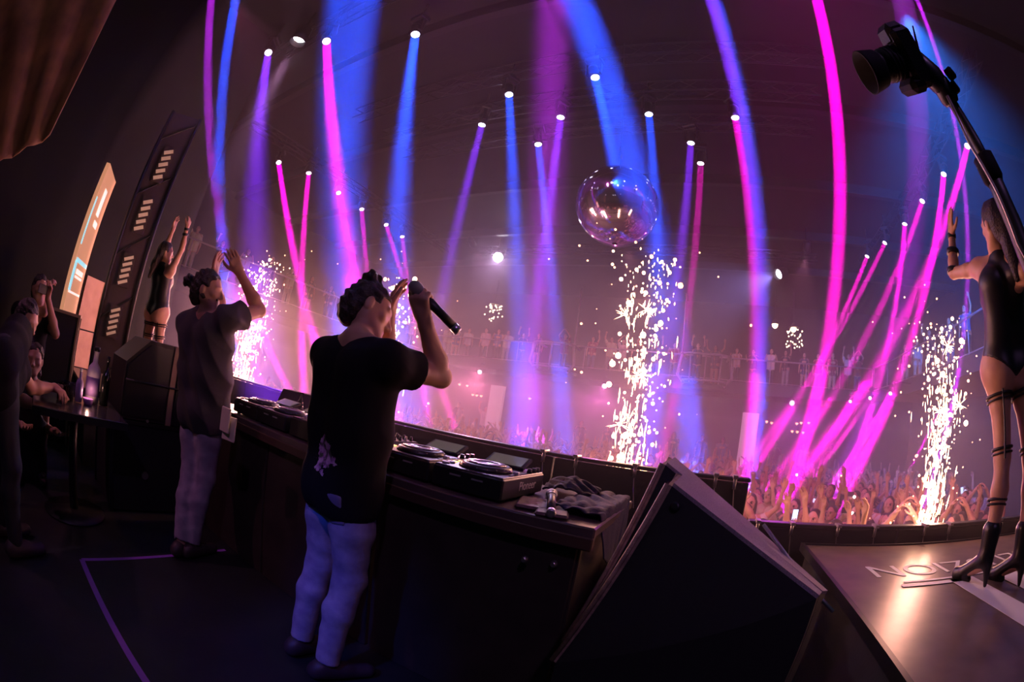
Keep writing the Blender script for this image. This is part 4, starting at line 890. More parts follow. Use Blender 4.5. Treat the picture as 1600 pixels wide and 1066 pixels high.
dancer('dancer in a black bodysuit with both arms up on the far left podium', J, nrm(f4+r4*.8), nrm(J['hd']-J['nk']+np.array([0, 0, .1])), SKIN2, [((J['wrR'], nrm(bone(J['wrR'], 302, 332, .2, True)-J['wrR']), -r4, -f4), dict(sc=.9)), ((J['wrL'], np.array([0, 0, 1.]), r4, -f4), dict(sc=.9))], .010, z4,
       [('L', .35, .082), ('R', .35, .082), ('L', .7, .068), ('R', .7, .068)], [((0, -.06, -.02), (0, -.10, -.18), .05, .045), ((0, -.10, -.18), (0, -.12, -.32), .045, .02)], [('R', .95, .03), ('R', .7, .036)])

# ------------------------------------------------------------------ crowd
TEEX = hue_mat('crowd_top', [(.02, .02, .03), (.6, .55, .55), (.05, .05, .09), (.35, .05, .07), (.12, .1, .12), (.5, .45, .3), (.03, .03, .03), (.1, .12, .3), (.65, .5, .5)])
TROU = hue_mat('crowd_legs', [(.03, .03, .05), (.1, .12, .2), (.3, .26, .2), (.02, .02, .02)])
CSKIN = hue_mat('crowd_skin', [(.52, .30, .21), (.60, .38, .28), (.42, .23, .15), (.56, .33, .24)], .5)
EYE = mat('eye_dark', (.02, .015, .015), .3)
CM = [CSKIN, TEEX, TROU, HAIR, EYE]
def std(armL, armR, lean=0.):
    J = dict(pv=np.array([0, 0, .93]), nk=np.array([0, .03+lean, 1.43]), hd=np.array([0, .06+lean*1.2, 1.60]), fwd=np.array([0, 1., 0]))
    for s, g, a in (('L', -1, armL), ('R', 1, armR)):
        sh = np.array([g*.185, .02+lean, 1.38]); J['sh'+s] = sh
        e, w = dict(up=((.10, .06, .27), (-.03, .05, .26)), wide=((.20, .04, .20), (.04, .06, .25)), clap=((.08, .16, .22), (-.15, .06, .20)), half=((.10, .16, -.20), (-.04, .20, .14)), down=((.07, -.02, -.28), (.0, .10, -.24)), phone=((.05, .20, -.02), (-.08, .14, .20)), fist=((.14, .05, .24), (-.02, .10, .22)))[a]
        J['el'+s] = sh+np.array([g*e[0], e[1], e[2]]); J['wr'+s] = J['el'+s]+np.array([g*w[0], w[1], w[2]])
        J['kn'+s] = np.array([g*.10, .03, .5]); J['an'+s] = np.array([g*.11, 0, .09]); J['toe'+s] = np.array([g*.13, .16, .04])
    return J
def crowd_mesh(name, aL, aR, female=False, res=.011, fingers=True, longhair=False, dress=False):
    J = std(aL, aR); sd = SDF(); body(sd, J, female=female, sc=.97); L, R = head(sd, J['hd'], np.array([0, 1., .05]), np.array([0, 0, 1.]), ears=not longhair)
    for q in shirt(J, loose=.004 if female else .014, sleeve=.25 if female else .55).p: sd.p.append(q[:6]+(1,))
    for q in jeans(J).p: sd.p.append(q[:6]+((1 if dress and q[2][2] > .6 else 0) if dress else 2,))
    sd.ell(L(0, -.030, .042), (.083, .094, .088), R, .01, 3); sd.ell(L(0, -.06, -.02), (.07, .05, .07), R, .01, 3)
    if longhair:
        for g in (-1, 1): sd.cone(L(.07*g, -.02, .01), L(.085*g, -.01, -.22), .032, .028, .02, 3)
        sd.cone(L(0, -.07, 0), L(0, -.10, -.26), .075, .06, .02, 3)
    for g in (-1, 1): sd.ell(L(.032*g, .083, .004), (.016, .012, .009), R, 0, 4); sd.ell(L(.034*g, .085, .026), (.02, .01, .006), R, 0, 3)
    if fingers:
        for s, g, a in (('L', -1, aL), ('R', 1, aR)):
            D = nrm(J['wr'+s]-J['el'+s]); cu = (70, 80, 50) if a == 'fist' else ((40, 45, 30) if a == 'phone' else (14, 18, 12))
            Np = np.array([-g*1., .1, 0]) if a in ('clap', 'half', 'down') else np.array([-.2*g, 1., 0]); hand(sd, J['wr'+s], D, Np, np.array([-g*.3, .5, .3]), 0, cu, 1.0, .10)
    else:
        for s in 'LR': D = nrm(J['wr'+s]-J['el'+s]); sd.cone(J['wr'+s], J['wr'+s]+D*.13, .03, .024, .02, 0)
    for s in 'LR': sd.cone(J['an'+s]-np.array([0, .05, .045]), J['toe'+s], .045, .04, .02, 4)
    return sd.mesh(res, name, CM), J
VAR = [('person', 'up', 'up', 0, 0, 0, 'with both arms raised'), ('person', 'clap', 'clap', 0, 0, 0, 'clapping overhead'), ('person', 'up', 'down', 1, 1, 0, 'with one open hand raised'), ('person', 'down', 'fist', 0, 0, 0, 'raising one fist'), ('person', 'wide', 'wide', 1, 1, 1, 'in a short dress, arms spread high'),
       ('person', 'half', 'phone', 0, 0, 0, 'holding a phone up'), ('person', 'down', 'down', 0, 0, 0, 'in trousers, arms down'), ('person', 'half', 'half', 1, 1, 0, 'in a slim top, hands together'), ('person', 'down', 'down', 1, 1, 1, 'in a short dress, arms down'), ('person', 'half', 'half', 0, 0, 0, 'in a T-shirt, hands together')]
VM = [crowd_mesh('person', v[1], v[2], bool(v[3]), .009, True, bool(v[4]), bool(v[5])) for v in VAR]
TGT = W(-1.4, 2.0, 0)
def place(v, P, sc, label, grp, face=None):
    o = bpy.data.objects.new('person', VM[v][0]); link(o); o.location = [float(c) for c in P]; d = (TGT if face is None else face)-P
    o.rotation_euler = (0, 0, math.atan2(d[1], d[0])-math.pi/2+rng.uniform(-.35, .35)); o.scale = (sc,)*3; return tag(o, label, 'person', grp)
def seen(P, h):
    u, v = pix(P+np.array([0, 0, h])); return -20 < u < 1620 and v < 1066
ORDW = 'leftmost second third fourth fifth sixth seventh eighth ninth tenth eleventh twelfth thirteenth fourteenth fifteenth sixteenth seventeenth eighteenth nineteenth twentieth'.split()
def ordw(k): return ORDW[k-1] if k <= 20 else 'twenty-'+('first second third fourth fifth sixth seventh eighth ninth'.split())[k-21] if k < 30 else 'thirtieth or later'
spots = []; n = 4.35
while n < 17.3:
    st = .66+.028*(n-4.3); s = -14+rng.uniform(0, .6)
    while s < 7.2:
        q = (s+rng.uniform(-.16, .16), n+rng.uniform(-.16, .16)); P = W(q[0], q[1], ZF+.004)
        u, v = pix(P+np.array([0, 0, 1.7]))
        if -10 < u < 1540 and not (n < 4.9 and q[0] < -3): spots.append((n, P, u))
        s += st*rng.uniform(.85, 1.2)
    n += st*.86
# what hides them: keep those that rise above the barriers and are not behind the two men
def hidden(P):
    for h in (1.65, 1.95):
        u, v = pix(P+np.array([0, 0, h])); s_, n_, _ = SN(P)
        z = CH+(P[2]+h-CH)*(2.75 if u < 1180 else 2.9)/n_
        sb = s_*2.8/n_
        top = 1.08 if sb < .3 else .80
        if z > top and not (275 < u < 360 or 470 < u < 610): return False
    return True
spots = [q for q in spots if not hidden(q[1])]
0 and print('crowd spots', len(spots))
spots.sort(key=lambda q: q[0]); NEAR = 225
WT = [0, 1, 2, 3, 4, 5, 0, 1, 4, 6, 7, 5, 3]
holders = []; frow = []
front = [i for i, q in enumerate(spots[:NEAR]) if q[0] < 5.4]
for i, (n, P, u) in enumerate(spots[:NEAR]):
    v = rng.choice(WT); v = 1 if v == 5 and n > 10 else v; sc = rng.uniform(.94, 1.06)
    zone = 'left' if u < 700 else ('middle' if u < 1130 else 'right'); row = 'front rows' if n < 7 else ('middle rows' if n < 11 else 'back rows')
    ww = VAR[v]; oo = place(v, P, sc, '%s %s, %s of the crowd, %s' % (ww[0], ww[6], row, zone), '%s %s, crowd %s %s' % (ww[0], ww[6], row, zone))
    if n < 5.2 and u > 1185: frow.append((oo, n, u))
    if v == 5: holders.append((oo, oo.location.copy(), u))
def merged(name, Ps, variants, label, face):
    lm = [crowd_mesh('far_person', VAR[v][1], VAR[v][2], bool(VAR[v][3]), .03, False, bool(VAR[v][4]), bool(VAR[v][5]))[0] for v in variants]
    dat = []
    for m in lm:
        V = np.empty(len(m.vertices)*3, np.float32); m.vertices.foreach_get('co', V); Q = np.empty(len(m.loops), np.int32); m.loops.foreach_get('vertex_index', Q); mi = np.empty(len(m.polygons), np.int32); m.polygons.foreach_get('material_index', mi); dat.append((V.reshape(-1, 3), Q.reshape(-1, 4), mi))
    AV, AQ, AM = [], [], []; b = 0
    for P in Ps:
        V, Q, mi = dat[rng.randrange(len(dat))]; d = face-P; a = math.atan2(d[1], d[0])-math.pi/2+rng.uniform(-.4, .4); c, s = math.cos(a), math.sin(a); k = rng.uniform(.94, 1.06)
        AV.append(np.stack([V[:, 0]*c-V[:, 1]*s, V[:, 0]*s+V[:, 1]*c, V[:, 2]], 1)*k+P); AQ.append(Q+b); AM.append(mi); b += len(V)
    V = np.concatenate(AV); Q = np.concatenate(AQ); me = bpy.data.meshes.new(name); me.vertices.add(len(V)); me.vertices.foreach_set('co', V.astype(np.float32).ravel()); me.loops.add(Q.size); me.loops.foreach_set('vertex_index', Q.astype(np.int32).ravel()); me.polygons.add(len(Q)); me.polygons.foreach_set('loop_start', np.arange(len(Q), dtype=np.int32)*4); me.polygons.foreach_set('use_smooth', np.ones(len(Q), bool)); me.polygons.foreach_set('material_index', np.concatenate(AM))
    for m in CM: me.materials.append(m)
    me.update(calc_edges=True); o = bpy.data.objects.new(name, me); link(o); return tag(o, label, 'crowd', kind='stuff')
far = [q[1] for q in spots[NEAR:]]
if far: merged('distant_crowd', far, (0, 1, 4, 2, 6), 'far back of the crowd beyond the countable rows on the dance floor', TGT)
fr = sorted([(u, o) for o, nn, u in frow], key=lambda q: q[0])
for k, (u, o) in enumerate(fr): o['label'] = o['label'].split(', front')[0]+', front row at low barrier, '+ordw(k+1)+' from left'; o['group'] = 'front row over the low barrier'
# people on the balconies and under the back one
bal = []
for s in np.arange(-14.6, 7.4, .78):
    if -8.4 < s < -6.3 or -1.6 < s < .6: continue
    bal.append((W(s+rng.uniform(-.2, .2), 20.5+rng.uniform(0, .25), ZB+.004), 'at the rail of the back balcony', 'back balcony'))
for i in range(7): bal.append((W(7.8-.5, 0, 0)*0+W(8.35+rng.uniform(0, .3), 9.0+1.45*i, ZB+.004), 'at the rail of the right balcony', 'right balcony'))
for i in range(13): bal.append((W(-15.65-rng.uniform(0, .3), 4.2+1.2*i, ZB+.004), 'at the rail of the left balcony', 'left balcony'))
for ib, (P, wh, gr) in enumerate(bal):
    v = rng.choice([0, 1, 2, 3, 6, 7, 8, 9, 6, 8]); ww = VAR[v]; kk = 1+sum(1 for q in bal if q[2] == gr and pix(q[0])[0] < pix(P)[0]); place(v, P, rng.uniform(.94, 1.04), '%s %s, %s from left on the %s rail' % (ww[0], ww[6], ordw(kk), gr), 'people on the '+gr)
place(0, W(-.9, 19.1, ZB-.265), 1., 'person with both arms raised in the right dance basket', None); place(4, W(-.1, 19.3, ZB-.265), 1., 'person in a short dress with arms spread in the right dance basket', None)
place(1, W(-7.0, 19.1, ZB-.265), 1., 'person clapping overhead in the left dance basket', None)
for ir, s in enumerate((-12, -10.4, -5.6, -4.4, -2.9, -1.5, -.3, .6, 3.0, 4.2, 5.5)):
    v = rng.choice([6, 8, 9, 0, 3]); ww = VAR[v]; place(v, W(s, 18.6+rng.uniform(0, .8), -.346), 1., '%s %s on the raised back floor, %s from left' % (ww[0], ww[6], ordw(ir+1)), 'people on the raised floor')
for i, (s, n) in enumerate(((3.3, 3.3), (3.9, 3.1), (4.4, 3.9), (3.7, 4.2), (5.2, 3.4))):
    place((7, 8, 5, 2, 6)[i], W(s+.6, n+.9, ZF+.004), 1., ('person with hands together', 'person in a dress with arms down', 'person holding one hand up', 'person raising one open hand', 'person in trousers with arms down')[i]+' beyond the right podium', None)
# lit phones held over the crowd
PHONE = mat('phone_body', (.03, .03, .03), .3); PSC = mat('phone_screen', (.6, .7, .9), .2, emit=(.45, .65, 1), es=1.6); PSW = mat('phone_torch', (1, .9, .8), .2, emit=(1, .85, .75), es=14)
phm = MB().box((0, 0, 0), (.075, .009, .15), bev=.003).mesh('case', PHONE); pss = MB().box((0, .0055, 0), (.066, .002, .135)).mesh('screen', PSC); pst = MB().lathe([(.012, 0), (.012, .004)], 8, (.02, -.006, .05), (0, -1, 0)).mesh('torch', PSW)
holders.sort(key=lambda q: q[1].y*q[1].y+q[1].x*q[1].x)
for k, (o, Pv, u) in enumerate(holders):
    lit = k % 3 == 1; ro = o.rotation_euler.z; J = VM[5][1]; D = nrm(J['wrR']-J['elR']); P = Matrix.Rotation(ro, 3, 'Z')@Vector((J['wrR']+D*.12+np.array([0, .035, .03]))*o.scale[0])+o.location
    lb = 'smartphone with a %s held up in the %s of the crowd' % ('bright torch' if lit else 'glowing screen', 'left' if u < 700 else 'middle' if u < 1130 else 'right')
    t = thing('smartphone', lb, 'phone', P, ro, lb)
    t.rotation_euler = (rng.uniform(-.3, .2), rng.choice([0, 0, 1.45])+rng.uniform(-.3, .3), ro+math.pi*lit+rng.uniform(-.5, .5))
    for nm, m in (('case', phm), ('screen', pss)): link(bpy.data.objects.new(nm, m), t)
    if lit: q = bpy.data.objects.new('torch', pst); link(q, t); q.scale = (2.0,)*3

# ------------------------------------------------------------------ camera on a pole at upper right
CAMB = mat('camera_black', (.005, .005, .006), .5, spec=.25, bump=.2, bscale=300); RUB = mat('rubber_black', (.004, .004, .005), .8, spec=.2); GLS = mat('lens_glass', (.02, .02, .04), .05, spec=.8)
def Q(u, v, r=1.05): return CAM+ray(u, v)*r
cb = Q(1418, 92); t = thing('camera_on_pole', 'black photo camera fixed on a long dark pole, hanging over the right of the stage', 'camera', Q(1600, 400, .92))
o0 = np.array(t.location)
def part(nm, mb, m, par=None):
    mb.v = [tuple(np.array(p)-o0) for p in mb.v]; return mb.build(nm, m, par or t)
px_, py_ = nrm(Q(1450, 125)-Q(1395, 60)), None
lv = nrm(Q(1345, 128, 1.0)-Q(1412, 105, 1.06)); wv = nrm(Q(1440, 135)-Q(1398, 62)); wv = nrm(wv-lv*(wv@lv)); hv_ = np.cross(lv, wv); RB = np.stack([wv, lv, hv_], 1)
part('body', MB().box(cb, (.135, .06, .085), R=RB, bev=.012), CAMB)
part('prism_hump', MB().box(cb-wv*.055+lv*.006, (.05, .055, .07), R=RB, bev=.012), CAMB)
part('grip', MB().box(cb+wv*.055+lv*.022, (.036, .05, .085), R=RB, bev=.012), RUB)
L0 = cb+lv*.025
ln_ = part('lens', MB().lathe([(.036, 0), (.038, .01), (.038, .05), (.034, .052), (.034, .06), (.036, .062)], 24, L0, lv), CAMB)
for z in (.016, .026, .036): part('focus_ring', MB().lathe([(.038, z-.003), (.0395, z), (.038, z+.003)], 24, L0, lv), RUB, ln_)
part('hood', MB().lathe([(.036, .06), (.041, .066), (.047, .10), (.048, .106), (.045, .106), (.035, .066)], 24, L0, lv), RUB, ln_)
part('glass', MB().lathe([(.001, .062), (.03, .060)], 20, L0, lv), GLS, ln_)
part('antenna', MB().tube([Q(1438, 95), Q(1426, 40)], [.005, .002], 6), CAMB)
part('ball_head', MB().lathe([(.012, -.05), (.022, -.045), (.026, -.02), (.03, 0), (.026, .025), (.018, .05)], 14, Q(1456, 118), nrm(Q(1490, 160, 1.04)-Q(1440, 100))), METAL)
part('clamp', MB().lathe([(.018, -.03), (.026, -.02), (.026, .02), (.02, .03)], 14, Q(1476, 142), nrm(Q(1500, 180)-Q(1470, 130))), METAL)
for u, v in ((1484, 116), (1490, 138)): part('knob', MB().lathe([(.006, -.01), (.014, -.008), (.014, .01), (.01, .014)], 12, Q(u, v), nrm(Q(u+20, v-20)-Q(u, v))), RUB)
part('pole', MB().tube([Q(1474, 140), Q(1500, 180), Q(1528, 228, 1.0), Q(1548, 268, .98)], .0135, 12), BLACK)
part('lower_pole', MB().tube([Q(1538, 250, .985), Q(1570, 318, .96), Q(1600, 392, .93), Q(1632, 480, .9), Q(1632, 480, .9)+(Q(1632, 480, .9)-Q(1570, 318, .96))*((Q(1632, 480, .9)[2]-ZP-.002)/(Q(1570, 318, .96)[2]-Q(1632, 480, .9)[2]))], .021, 14), BLACK)
part('pole_lock', MB().lathe([(.02, -.03), (.028, -.025), (.028, .02), (.022, .03)], 14, Q(1545, 264, .98), nrm(Q(1570, 318, .96)-Q(1538, 250, .985))), RUB)
part('cable', MB().tube([Q(1480, 150, 1.0), Q(1515, 225, .96), Q(1558, 300, .92), Q(1590, 380, .88), Q(1640, 482, .9)], .004, 6), CLAMPM)

# ------------------------------------------------------------------ left side of the stage
def panel_px(name, label, cat, tl, tr, br, bl, d0, d1, th, m):
    A, B, C_, D_ = at_d(*tl, d0), at_d(*tr, d1), at_d(*br, d1), at_d(*bl, d0)
    D_ = np.array([A[0], A[1], D_[2]]); C_ = np.array([B[0], B[1], C_[2]]); zt = (A[2]+B[2])/2; zb = (C_[2]+D_[2])/2
    A[2] = B[2] = zt; C_[2] = D_[2] = zb
    n = nrm(np.cross(B-A, D_-A)); n = n if n@(A-CAM) > 0 else -n
    return A, B, C_, D_, n
ZST = 0.
A, B, C_, D_, n = panel_px('', '', '', (169, 263), (184, 278), (112, 509), (97, 505), 6.0, 6.7, .06, None)
t = thing('led_screen', 'tall narrow lit screen panel at the far left of the stage', 'screen', np.array([*((A+B)/2)[:2], 0]))
o0 = np.array(t.location)
SCR = mat('screen_orange', (.5, .3, .2), .3, emit=(.62, .27, .14), es=.8); SCW = mat('screen_white', (.8, .8, .8), .3, emit=(.9, .75, .7), es=1.1); SCC = mat('screen_cyan', (.4, .8, .9), .3, emit=(.3, .75, .85), es=.9)
MB().prism([p-o0 for p in (A, B, C_, D_)], n*.06).build('panel', SCR, t)
def on_panel(f0, f1, g0, g1, nm, m):
    P = lambda f, g: (A*(1-f)+B*f)*(1-g)+(D_*(1-f)+C_*f)*g-n*.004-o0
    MB().prism([P(f0, g0), P(f1, g0), P(f1, g1), P(f0, g1)], -n*.003).build(nm, m, t)
for a in ((.05, .95, .60, .625, 'text_bar', SCC), (.0, .16, .62, .80, 'text_bar', SCC), (.25, .8, .66, .69, 'text_line', SCW), (.25, .8, .70, .715, 'text_line', SCW), (.05, .95, .80, .812, 'text_line', SCW), (.4, .62, .12, .30, 'graphic', SCW), (.45, .75, .33, .37, 'text_line', SCW), (0, .08, .22, .52, 'edge_light', SCC)): on_panel(*a)
MB().box(np.array([*((A+B)/2)[:2], C_[2]/2])-o0+n*.03, (.12, .12, C_[2])).build('stand', METAL, t)
A, B, C_, D_, n = panel_px('', '', '', (137, 432), (166, 441), (146, 590), (106, 578), 7.6, 8.0, .06, None)
t = thing('door_panel', 'tall brown flat panel standing behind the drinks table', 'panel', np.array([*((A+B)/2)[:2], 0])); o0 = np.array(t.location)
C_[2] = D_[2] = .02
BRN = mat('brown_board', (.36, .22, .14), .6, noise=((.28, .16, .1), 4))
mid = .42
MB().prism([p-o0 for p in (A, B, B*(1-mid)+C_*mid, A*(1-mid)+D_*mid)], n*.05).build('board', BRN, t); g = mid+.012
MB().prism([p-o0 for p in (A*(1-g)+D_*g, B*(1-g)+C_*g, C_, D_)], n*.05).build('board', BRN, t)
MB().tube([B-o0-n*.02, C_-o0-n*.02], .03, 6).build('side_post', EDGE, t)
c = at_d(94, 540, 5.2); t = thing('flight_case', 'dark equipment case with pale metal edges left of the brown panel', 'case', np.array([c[0], c[1], 0]), .95)
MB().box((0, 0, .65), (.40, .40, 1.28), bev=.01).build('case_body', MATTE, t)
for x in (-.2, .2):
    for y in (-.2, .2): MB().box((x, y, .65), (.025, .025, 1.3)).build('edge', mat('edge_alu', (.35, .27, .2), .45, .5), t)
for x, y, sx, sy in ((0, -.2, .4, .025), (0, .2, .4, .025), (-.2, 0, .025, .4), (.2, 0, .025, .4)): MB().box((x, y, 1.295), (sx, sy, .03)).build('edge', MATS['edge_alu'], t)
# tower with louvred light strips
A1 = at_d(245, 282, 6.4); tb = thing('light_tower', 'dark tower with four louvred light strips behind the left dancer', 'tower', np.array([A1[0], A1[1], 0]), .75)
MB().box((0, .12, 2.2), (.46, .2, 4.4)).build('column', mat('tower_brown', (.07, .05, .05), .7), tb)
for x in (-.25, .25): MB().tube([(x, 0, 0), (x, 0, 4.4)], .03, 6).build('upright', TRUSSM, tb)
LOUV = mat('louvre_cream_glow', (.85, .72, .55), .5, emit=(1, .6, .35), es=.12)  # faint glow in the louvre material stands for warm light reflected off it
for (u0, v0, u1, v1) in ((264, 234, 242, 282), (234, 312, 214, 362), (210, 402, 192, 446), (187, 482, 170, 524)):
    zt = at_d(u0, v0, 6.4)[2]; zb = at_d(u1, v1, 6.4)[2]; fr = MB().box((0, -.005, (zt+zb)/2), (.19, .04, zt-zb+.05)).build('strip_frame', MATS['tower_brown'], tb)
    for k in range(5):
        R = np.array(Matrix.Rotation(math.radians(-24), 3, 'Y')); MB().box((0, -.035, zb+(zt-zb)*(k+.5)/5), (.15, .02, (zt-zb)/5*.5), R=R).build('louvre', LOUV, fr)
for k in range(5): MB().tube([(-.25, 0, .5+.85*k), (.25, 0, .9+.85*k)], .012, 5).build('brace', TRUSSM, tb)
# pale frames of chairs and rails behind the dancer
# side fill speaker on its case
SPT = mat('sidefill_black', (.02, .016, .018), .5); t = thing('flight_case', 'low black road case carrying the side speaker', 'case', W(-3.62, 1.22, 0), STG)
MB().box((0, 0, .35), (.7, 1.0, .68), bev=.01).build('case_body', MATTE, t)
for y in (-.5, .5):
    for x in (-.35, .35): MB().box((x, y, .35), (.03, .03, .69)).build('edge', METAL, t)
MB().box((.352, 0, .68), (.02, 1.0, .025)).build('edge', METAL, t); MB().lathe([(.03, 0), (.03, .015)], 12, (.355, -.2, .3), (1, 0, 0)).build('latch', STEEL, t); MB().lathe([(.03, 0), (.03, .015)], 12, (.355, .2, .3), (1, 0, 0)).build('latch', STEEL, t)
t = thing('side_fill_speaker', 'large black side speaker with a chamfered corner beside the clapping person', 'speaker', W(-3.58, 1.22, .695), STG)
MB().prism([(.30, -.44, .005), (.30, .50, .005), (.30, .50, .58), (.30, -.26, .58), (.30, -.44, .40)], (-.58, 0, 0)).build('cabinet', SPT, t)
MB().prism([(.302, -.42, .03), (.302, -.06, .03), (.302, -.06, .55), (.302, -.25, .55), (.302, -.42, .38)], (.012, 0, 0)).build('grille', METAL, t); MB().prism([(.302, .02, .03), (.302, .48, .03), (.302, .48, .55), (.302, .02, .55)], (.012, 0, 0)).build('grille', METAL, t)
MB().box((.306, -.02, .29), (.016, .045, .58)).build('strap', mat('strap_brown', (.30, .2, .14), .6), t); MB().tube([(.325, -.43, .28), (.325, .48, .28)], .008, 6).build('trim_bar', METAL, t)
for y in (-.2, .3): MB().lathe([(.012, 0), (.012, .01)], 10, (.30, y, .01), (1, 0, 0)).build('bolt', STEEL, t)
# drinks table
t = thing('drinks_table', 'small dark table holding bottles and glasses at the left', 'table', W(-3.2, .38, 0), STG)
MB().box((0, 0, .735), (.72, .72, .03), bev=.006).build('table_top', mat('table_dark', (.03, .025, .035), .2), t); MB().box((.36, 0, .725), (.012, .72, .045)).build('edge_strip', METAL, t)
MB().tube([(0, 0, .02), (0, 0, .72)], .035, 10).build('pedestal', METAL, t); MB().lathe([(.26, 0), (.26, .012), (.05, .03)], 20).build('foot', METAL, t)
def bottle(label, P, h, r, m, cap, liq=None):
    t = thing('bottle', label, 'bottle', P)
    MB().lathe([(.001, 0), (r, .003), (r, h*.55), (r*.8, h*.64), (r*.36, h*.72), (r*.33, h*.9), (r*.40, h*.905), (r*.40, h*.93)], 20).build('glass', m, t)
    MB().lathe([(r*.41, h*.92), (r*.41, h), (r*.3, h*1.005)], 14).build('cap', cap, t)
    if liq: MB().lathe([(r*1.01, h*.12), (r*1.01, h*.46)], 20).build('label_band', liq, t)
FROST = mat('frosted_glass', (.75, .68, .78), .35, noise=((.55, .45, .65), 6)); 
zt_ = .753
bottle('tall clear spirits bottle on the drinks table', on_z(142, 628, zt_), .38, .06, FROST, BLACK, mat('violet_label', (.32, .2, .5), .5))
bottle('slim black wine bottle beside the clear bottle', on_z(161, 634, zt_), .34, .037, mat('dark_glass', (.01, .012, .01), .12), BLACK)
bottle('small violet soda bottle among the glasses', on_z(122, 628, zt_), .22, .032, mat('violet_glass', (.3, .22, .5), .2), WHITE)
for i, (u, v, lb) in enumerate(((94, 624, 'leftmost'), (102, 618, 'second'), (108, 627, 'third'), (114, 622, 'rightmost'))):
    t = thing('drinking_glass', 'clear drinking glass on the drinks table, %s of four' % lb, 'glass', on_z(u, v, zt_), 0, 'glasses on the drinks table')
    MB().lathe([(.001, .004), (.028, .004), (.034, .1), (.036, .1), (.030, 0), (.001, 0)][::-1], 16).build('tumbler', GLASS, t)
t = thing('candle_bowl', 'small violet bowl with a lit candle on the table edge', 'candle', on_z(137, 632, zt_)); MB().lathe([(.001, .004), (.03, .006), (.042, .04), (.045, .04), (.034, 0), (.001, 0)][::-1], 18).build('bowl', mat('bowl_violet', (.25, .12, .4), .3), t); MB().lathe([(.03, .006), (.03, .028), (.001, .03)], 14).build('wax', mat('wax', (.8, .6, .5), .5, emit=(1, .5, .3), es=1.2), t)
la = bpy.data.lights.new('candle_glow', 'POINT'); la.energy = .5; la.color = (1, .5, .35); la.shadow_soft_size = .01; lo = bpy.data.objects.new('candle_glow', la); link(lo); lo.location = on_z(137, 632, zt_)+np.array([0, 0, .07])
# brown drape at the upper left
DRP = mat('brown_drape', (.20, .11, .05), .8, noise=((.10, .055, .03), 3), bump=.4, bscale=9)
G = []
quad = [(-90, 300), (78, 214), (196, -30), (-90, -90)]
for i in range(15):
    row = []
    for j in range(29):
        a, b = i/14, j/28; u = quad[0][0]*(1-a)*(1-b)+quad[1][0]*a*(1-b)+quad[2][0]*a*b+quad[3][0]*(1-a)*b; v = quad[0][1]*(1-a)*(1-b)+quad[1][1]*a*(1-b)+quad[2][1]*a*b+quad[3][1]*(1-a)*b
        d = ray(u, v); p = CAM+d*(-4.6/(d@SV)) if d@SV < -.2 else CAM+d*6
        row.append(p+SV*(.07*math.sin(26*a+2*b)))
    G.append(row)
o = MB().quadgrid(G).build('stage_drape', DRP); md = o.modifiers.new('thickness', 'SOLIDIFY'); md.thickness = .02
for p in (G[3][-1], G[11][-1]): MB().tube([p, (p[0], p[1], ZC-.01)], .01, 5).build('hanger', METAL, o)
tag(o, 'brown fabric drape hanging high at the left edge of the stage', 'drape')
# people at the left edge
PTS = mat('dress_dark', (.02, .018, .022), .8)
def side_person(label, px, dz, skin, J, HF, hands, sleeve, female=False, bun=None, bare=False):
    base = np.array([*((J['anL']+J['anR'])/2)[:2], 0.]); t = thing('person', label, 'person', base); sd = SDF(); body(sd, J, female=female); L, R = head(sd, J['hd'], HF, np.array([0, 0, 1.]))
    for h in hands: hand(sd, *h[0], **h[1])
    skinobj('body', sd, .009, [skin], t, base)
    x, y, z = frame(J['fwd'], J['nk']-J['pv']); up = nrm(J['nk']-J['pv']); pl = [(J['nk']+up*.015, nrm(up+y*.3), .11)]
    for s in 'RL': pl.append((J['sh'+s]+(J['el'+s]-J['sh'+s])*(sleeve+.02), nrm(J['el'+s]-J['sh'+s]), .13))
    skinobj('t_shirt' if not bare else 'dress', shirt(J, loose=.014, sleeve=sleeve, hem=-.16 if not bare else -.4), .009, [TEEB if not bare else PTS], t, base, cut=cut_ends(pl))
    if not bare: skinobj('trousers', jeans(J), .010, [PTS], t, base)
    hs, nz, ct = hair_bun(J['hd'], HF, np.array([0, 0, 1.]), (0, -.05, -.02) if not female else (0, -.08, -.10), .05 if not female else .07, None, 5); skinobj('hair', hs, .007, [HAIR], t, base, noise=nz, cut=ct)
    for s in 'RL': skinobj('shoe', shoe(J['an'+s], J['toe'+s].copy()), .01, [SHOEM], t, base)
    return t
def legs(J, f, r):
    for s, g in (('L', -1), ('R', 1)):
        J['kn'+s] = np.array([*(J['pv']+r*.1*g+f*.04)[:2], .50]); J['an'+s] = np.array([*(J['pv']+r*.12*g)[:2], .09]); J['toe'+s] = J['an'+s]+f*.16; J['toe'+s][2] = .04
J = {}; fa = math.radians(5); f = np.array([math.sin(fa), math.cos(fa), 0]); r = np.array([math.cos(fa), -math.sin(fa), 0]); J['fwd'] = nrm(f+r*.6)
J['pv'] = at_d(2, 668, 2.55); J['pv'][2] = .93; J['nk'] = bone(J['pv'], 26, 540, .50, True); J['hd'] = bone(J['nk'], 42, 500, .17, True); J['shR'] = J['nk']+nrm(r-f*.35)*.185-np.array([0, 0, .05]); J['shL'] = J['nk']-nrm(r-f*.35)*.185-np.array([0, 0, .05])
J['elR'] = bone(J['shR'], 48, 606, .29, True); J['wrR'] = bone(J['elR'], 86, 606, .25, True); J['elL'] = J['shL']+np.array([0, .05, -.29]); J['wrL'] = J['elL']+nrm(r+f)*.25; legs(J, f, r)
0 and print('sideA', {k: np.round(v, 2).tolist() for k, v in J.items()})
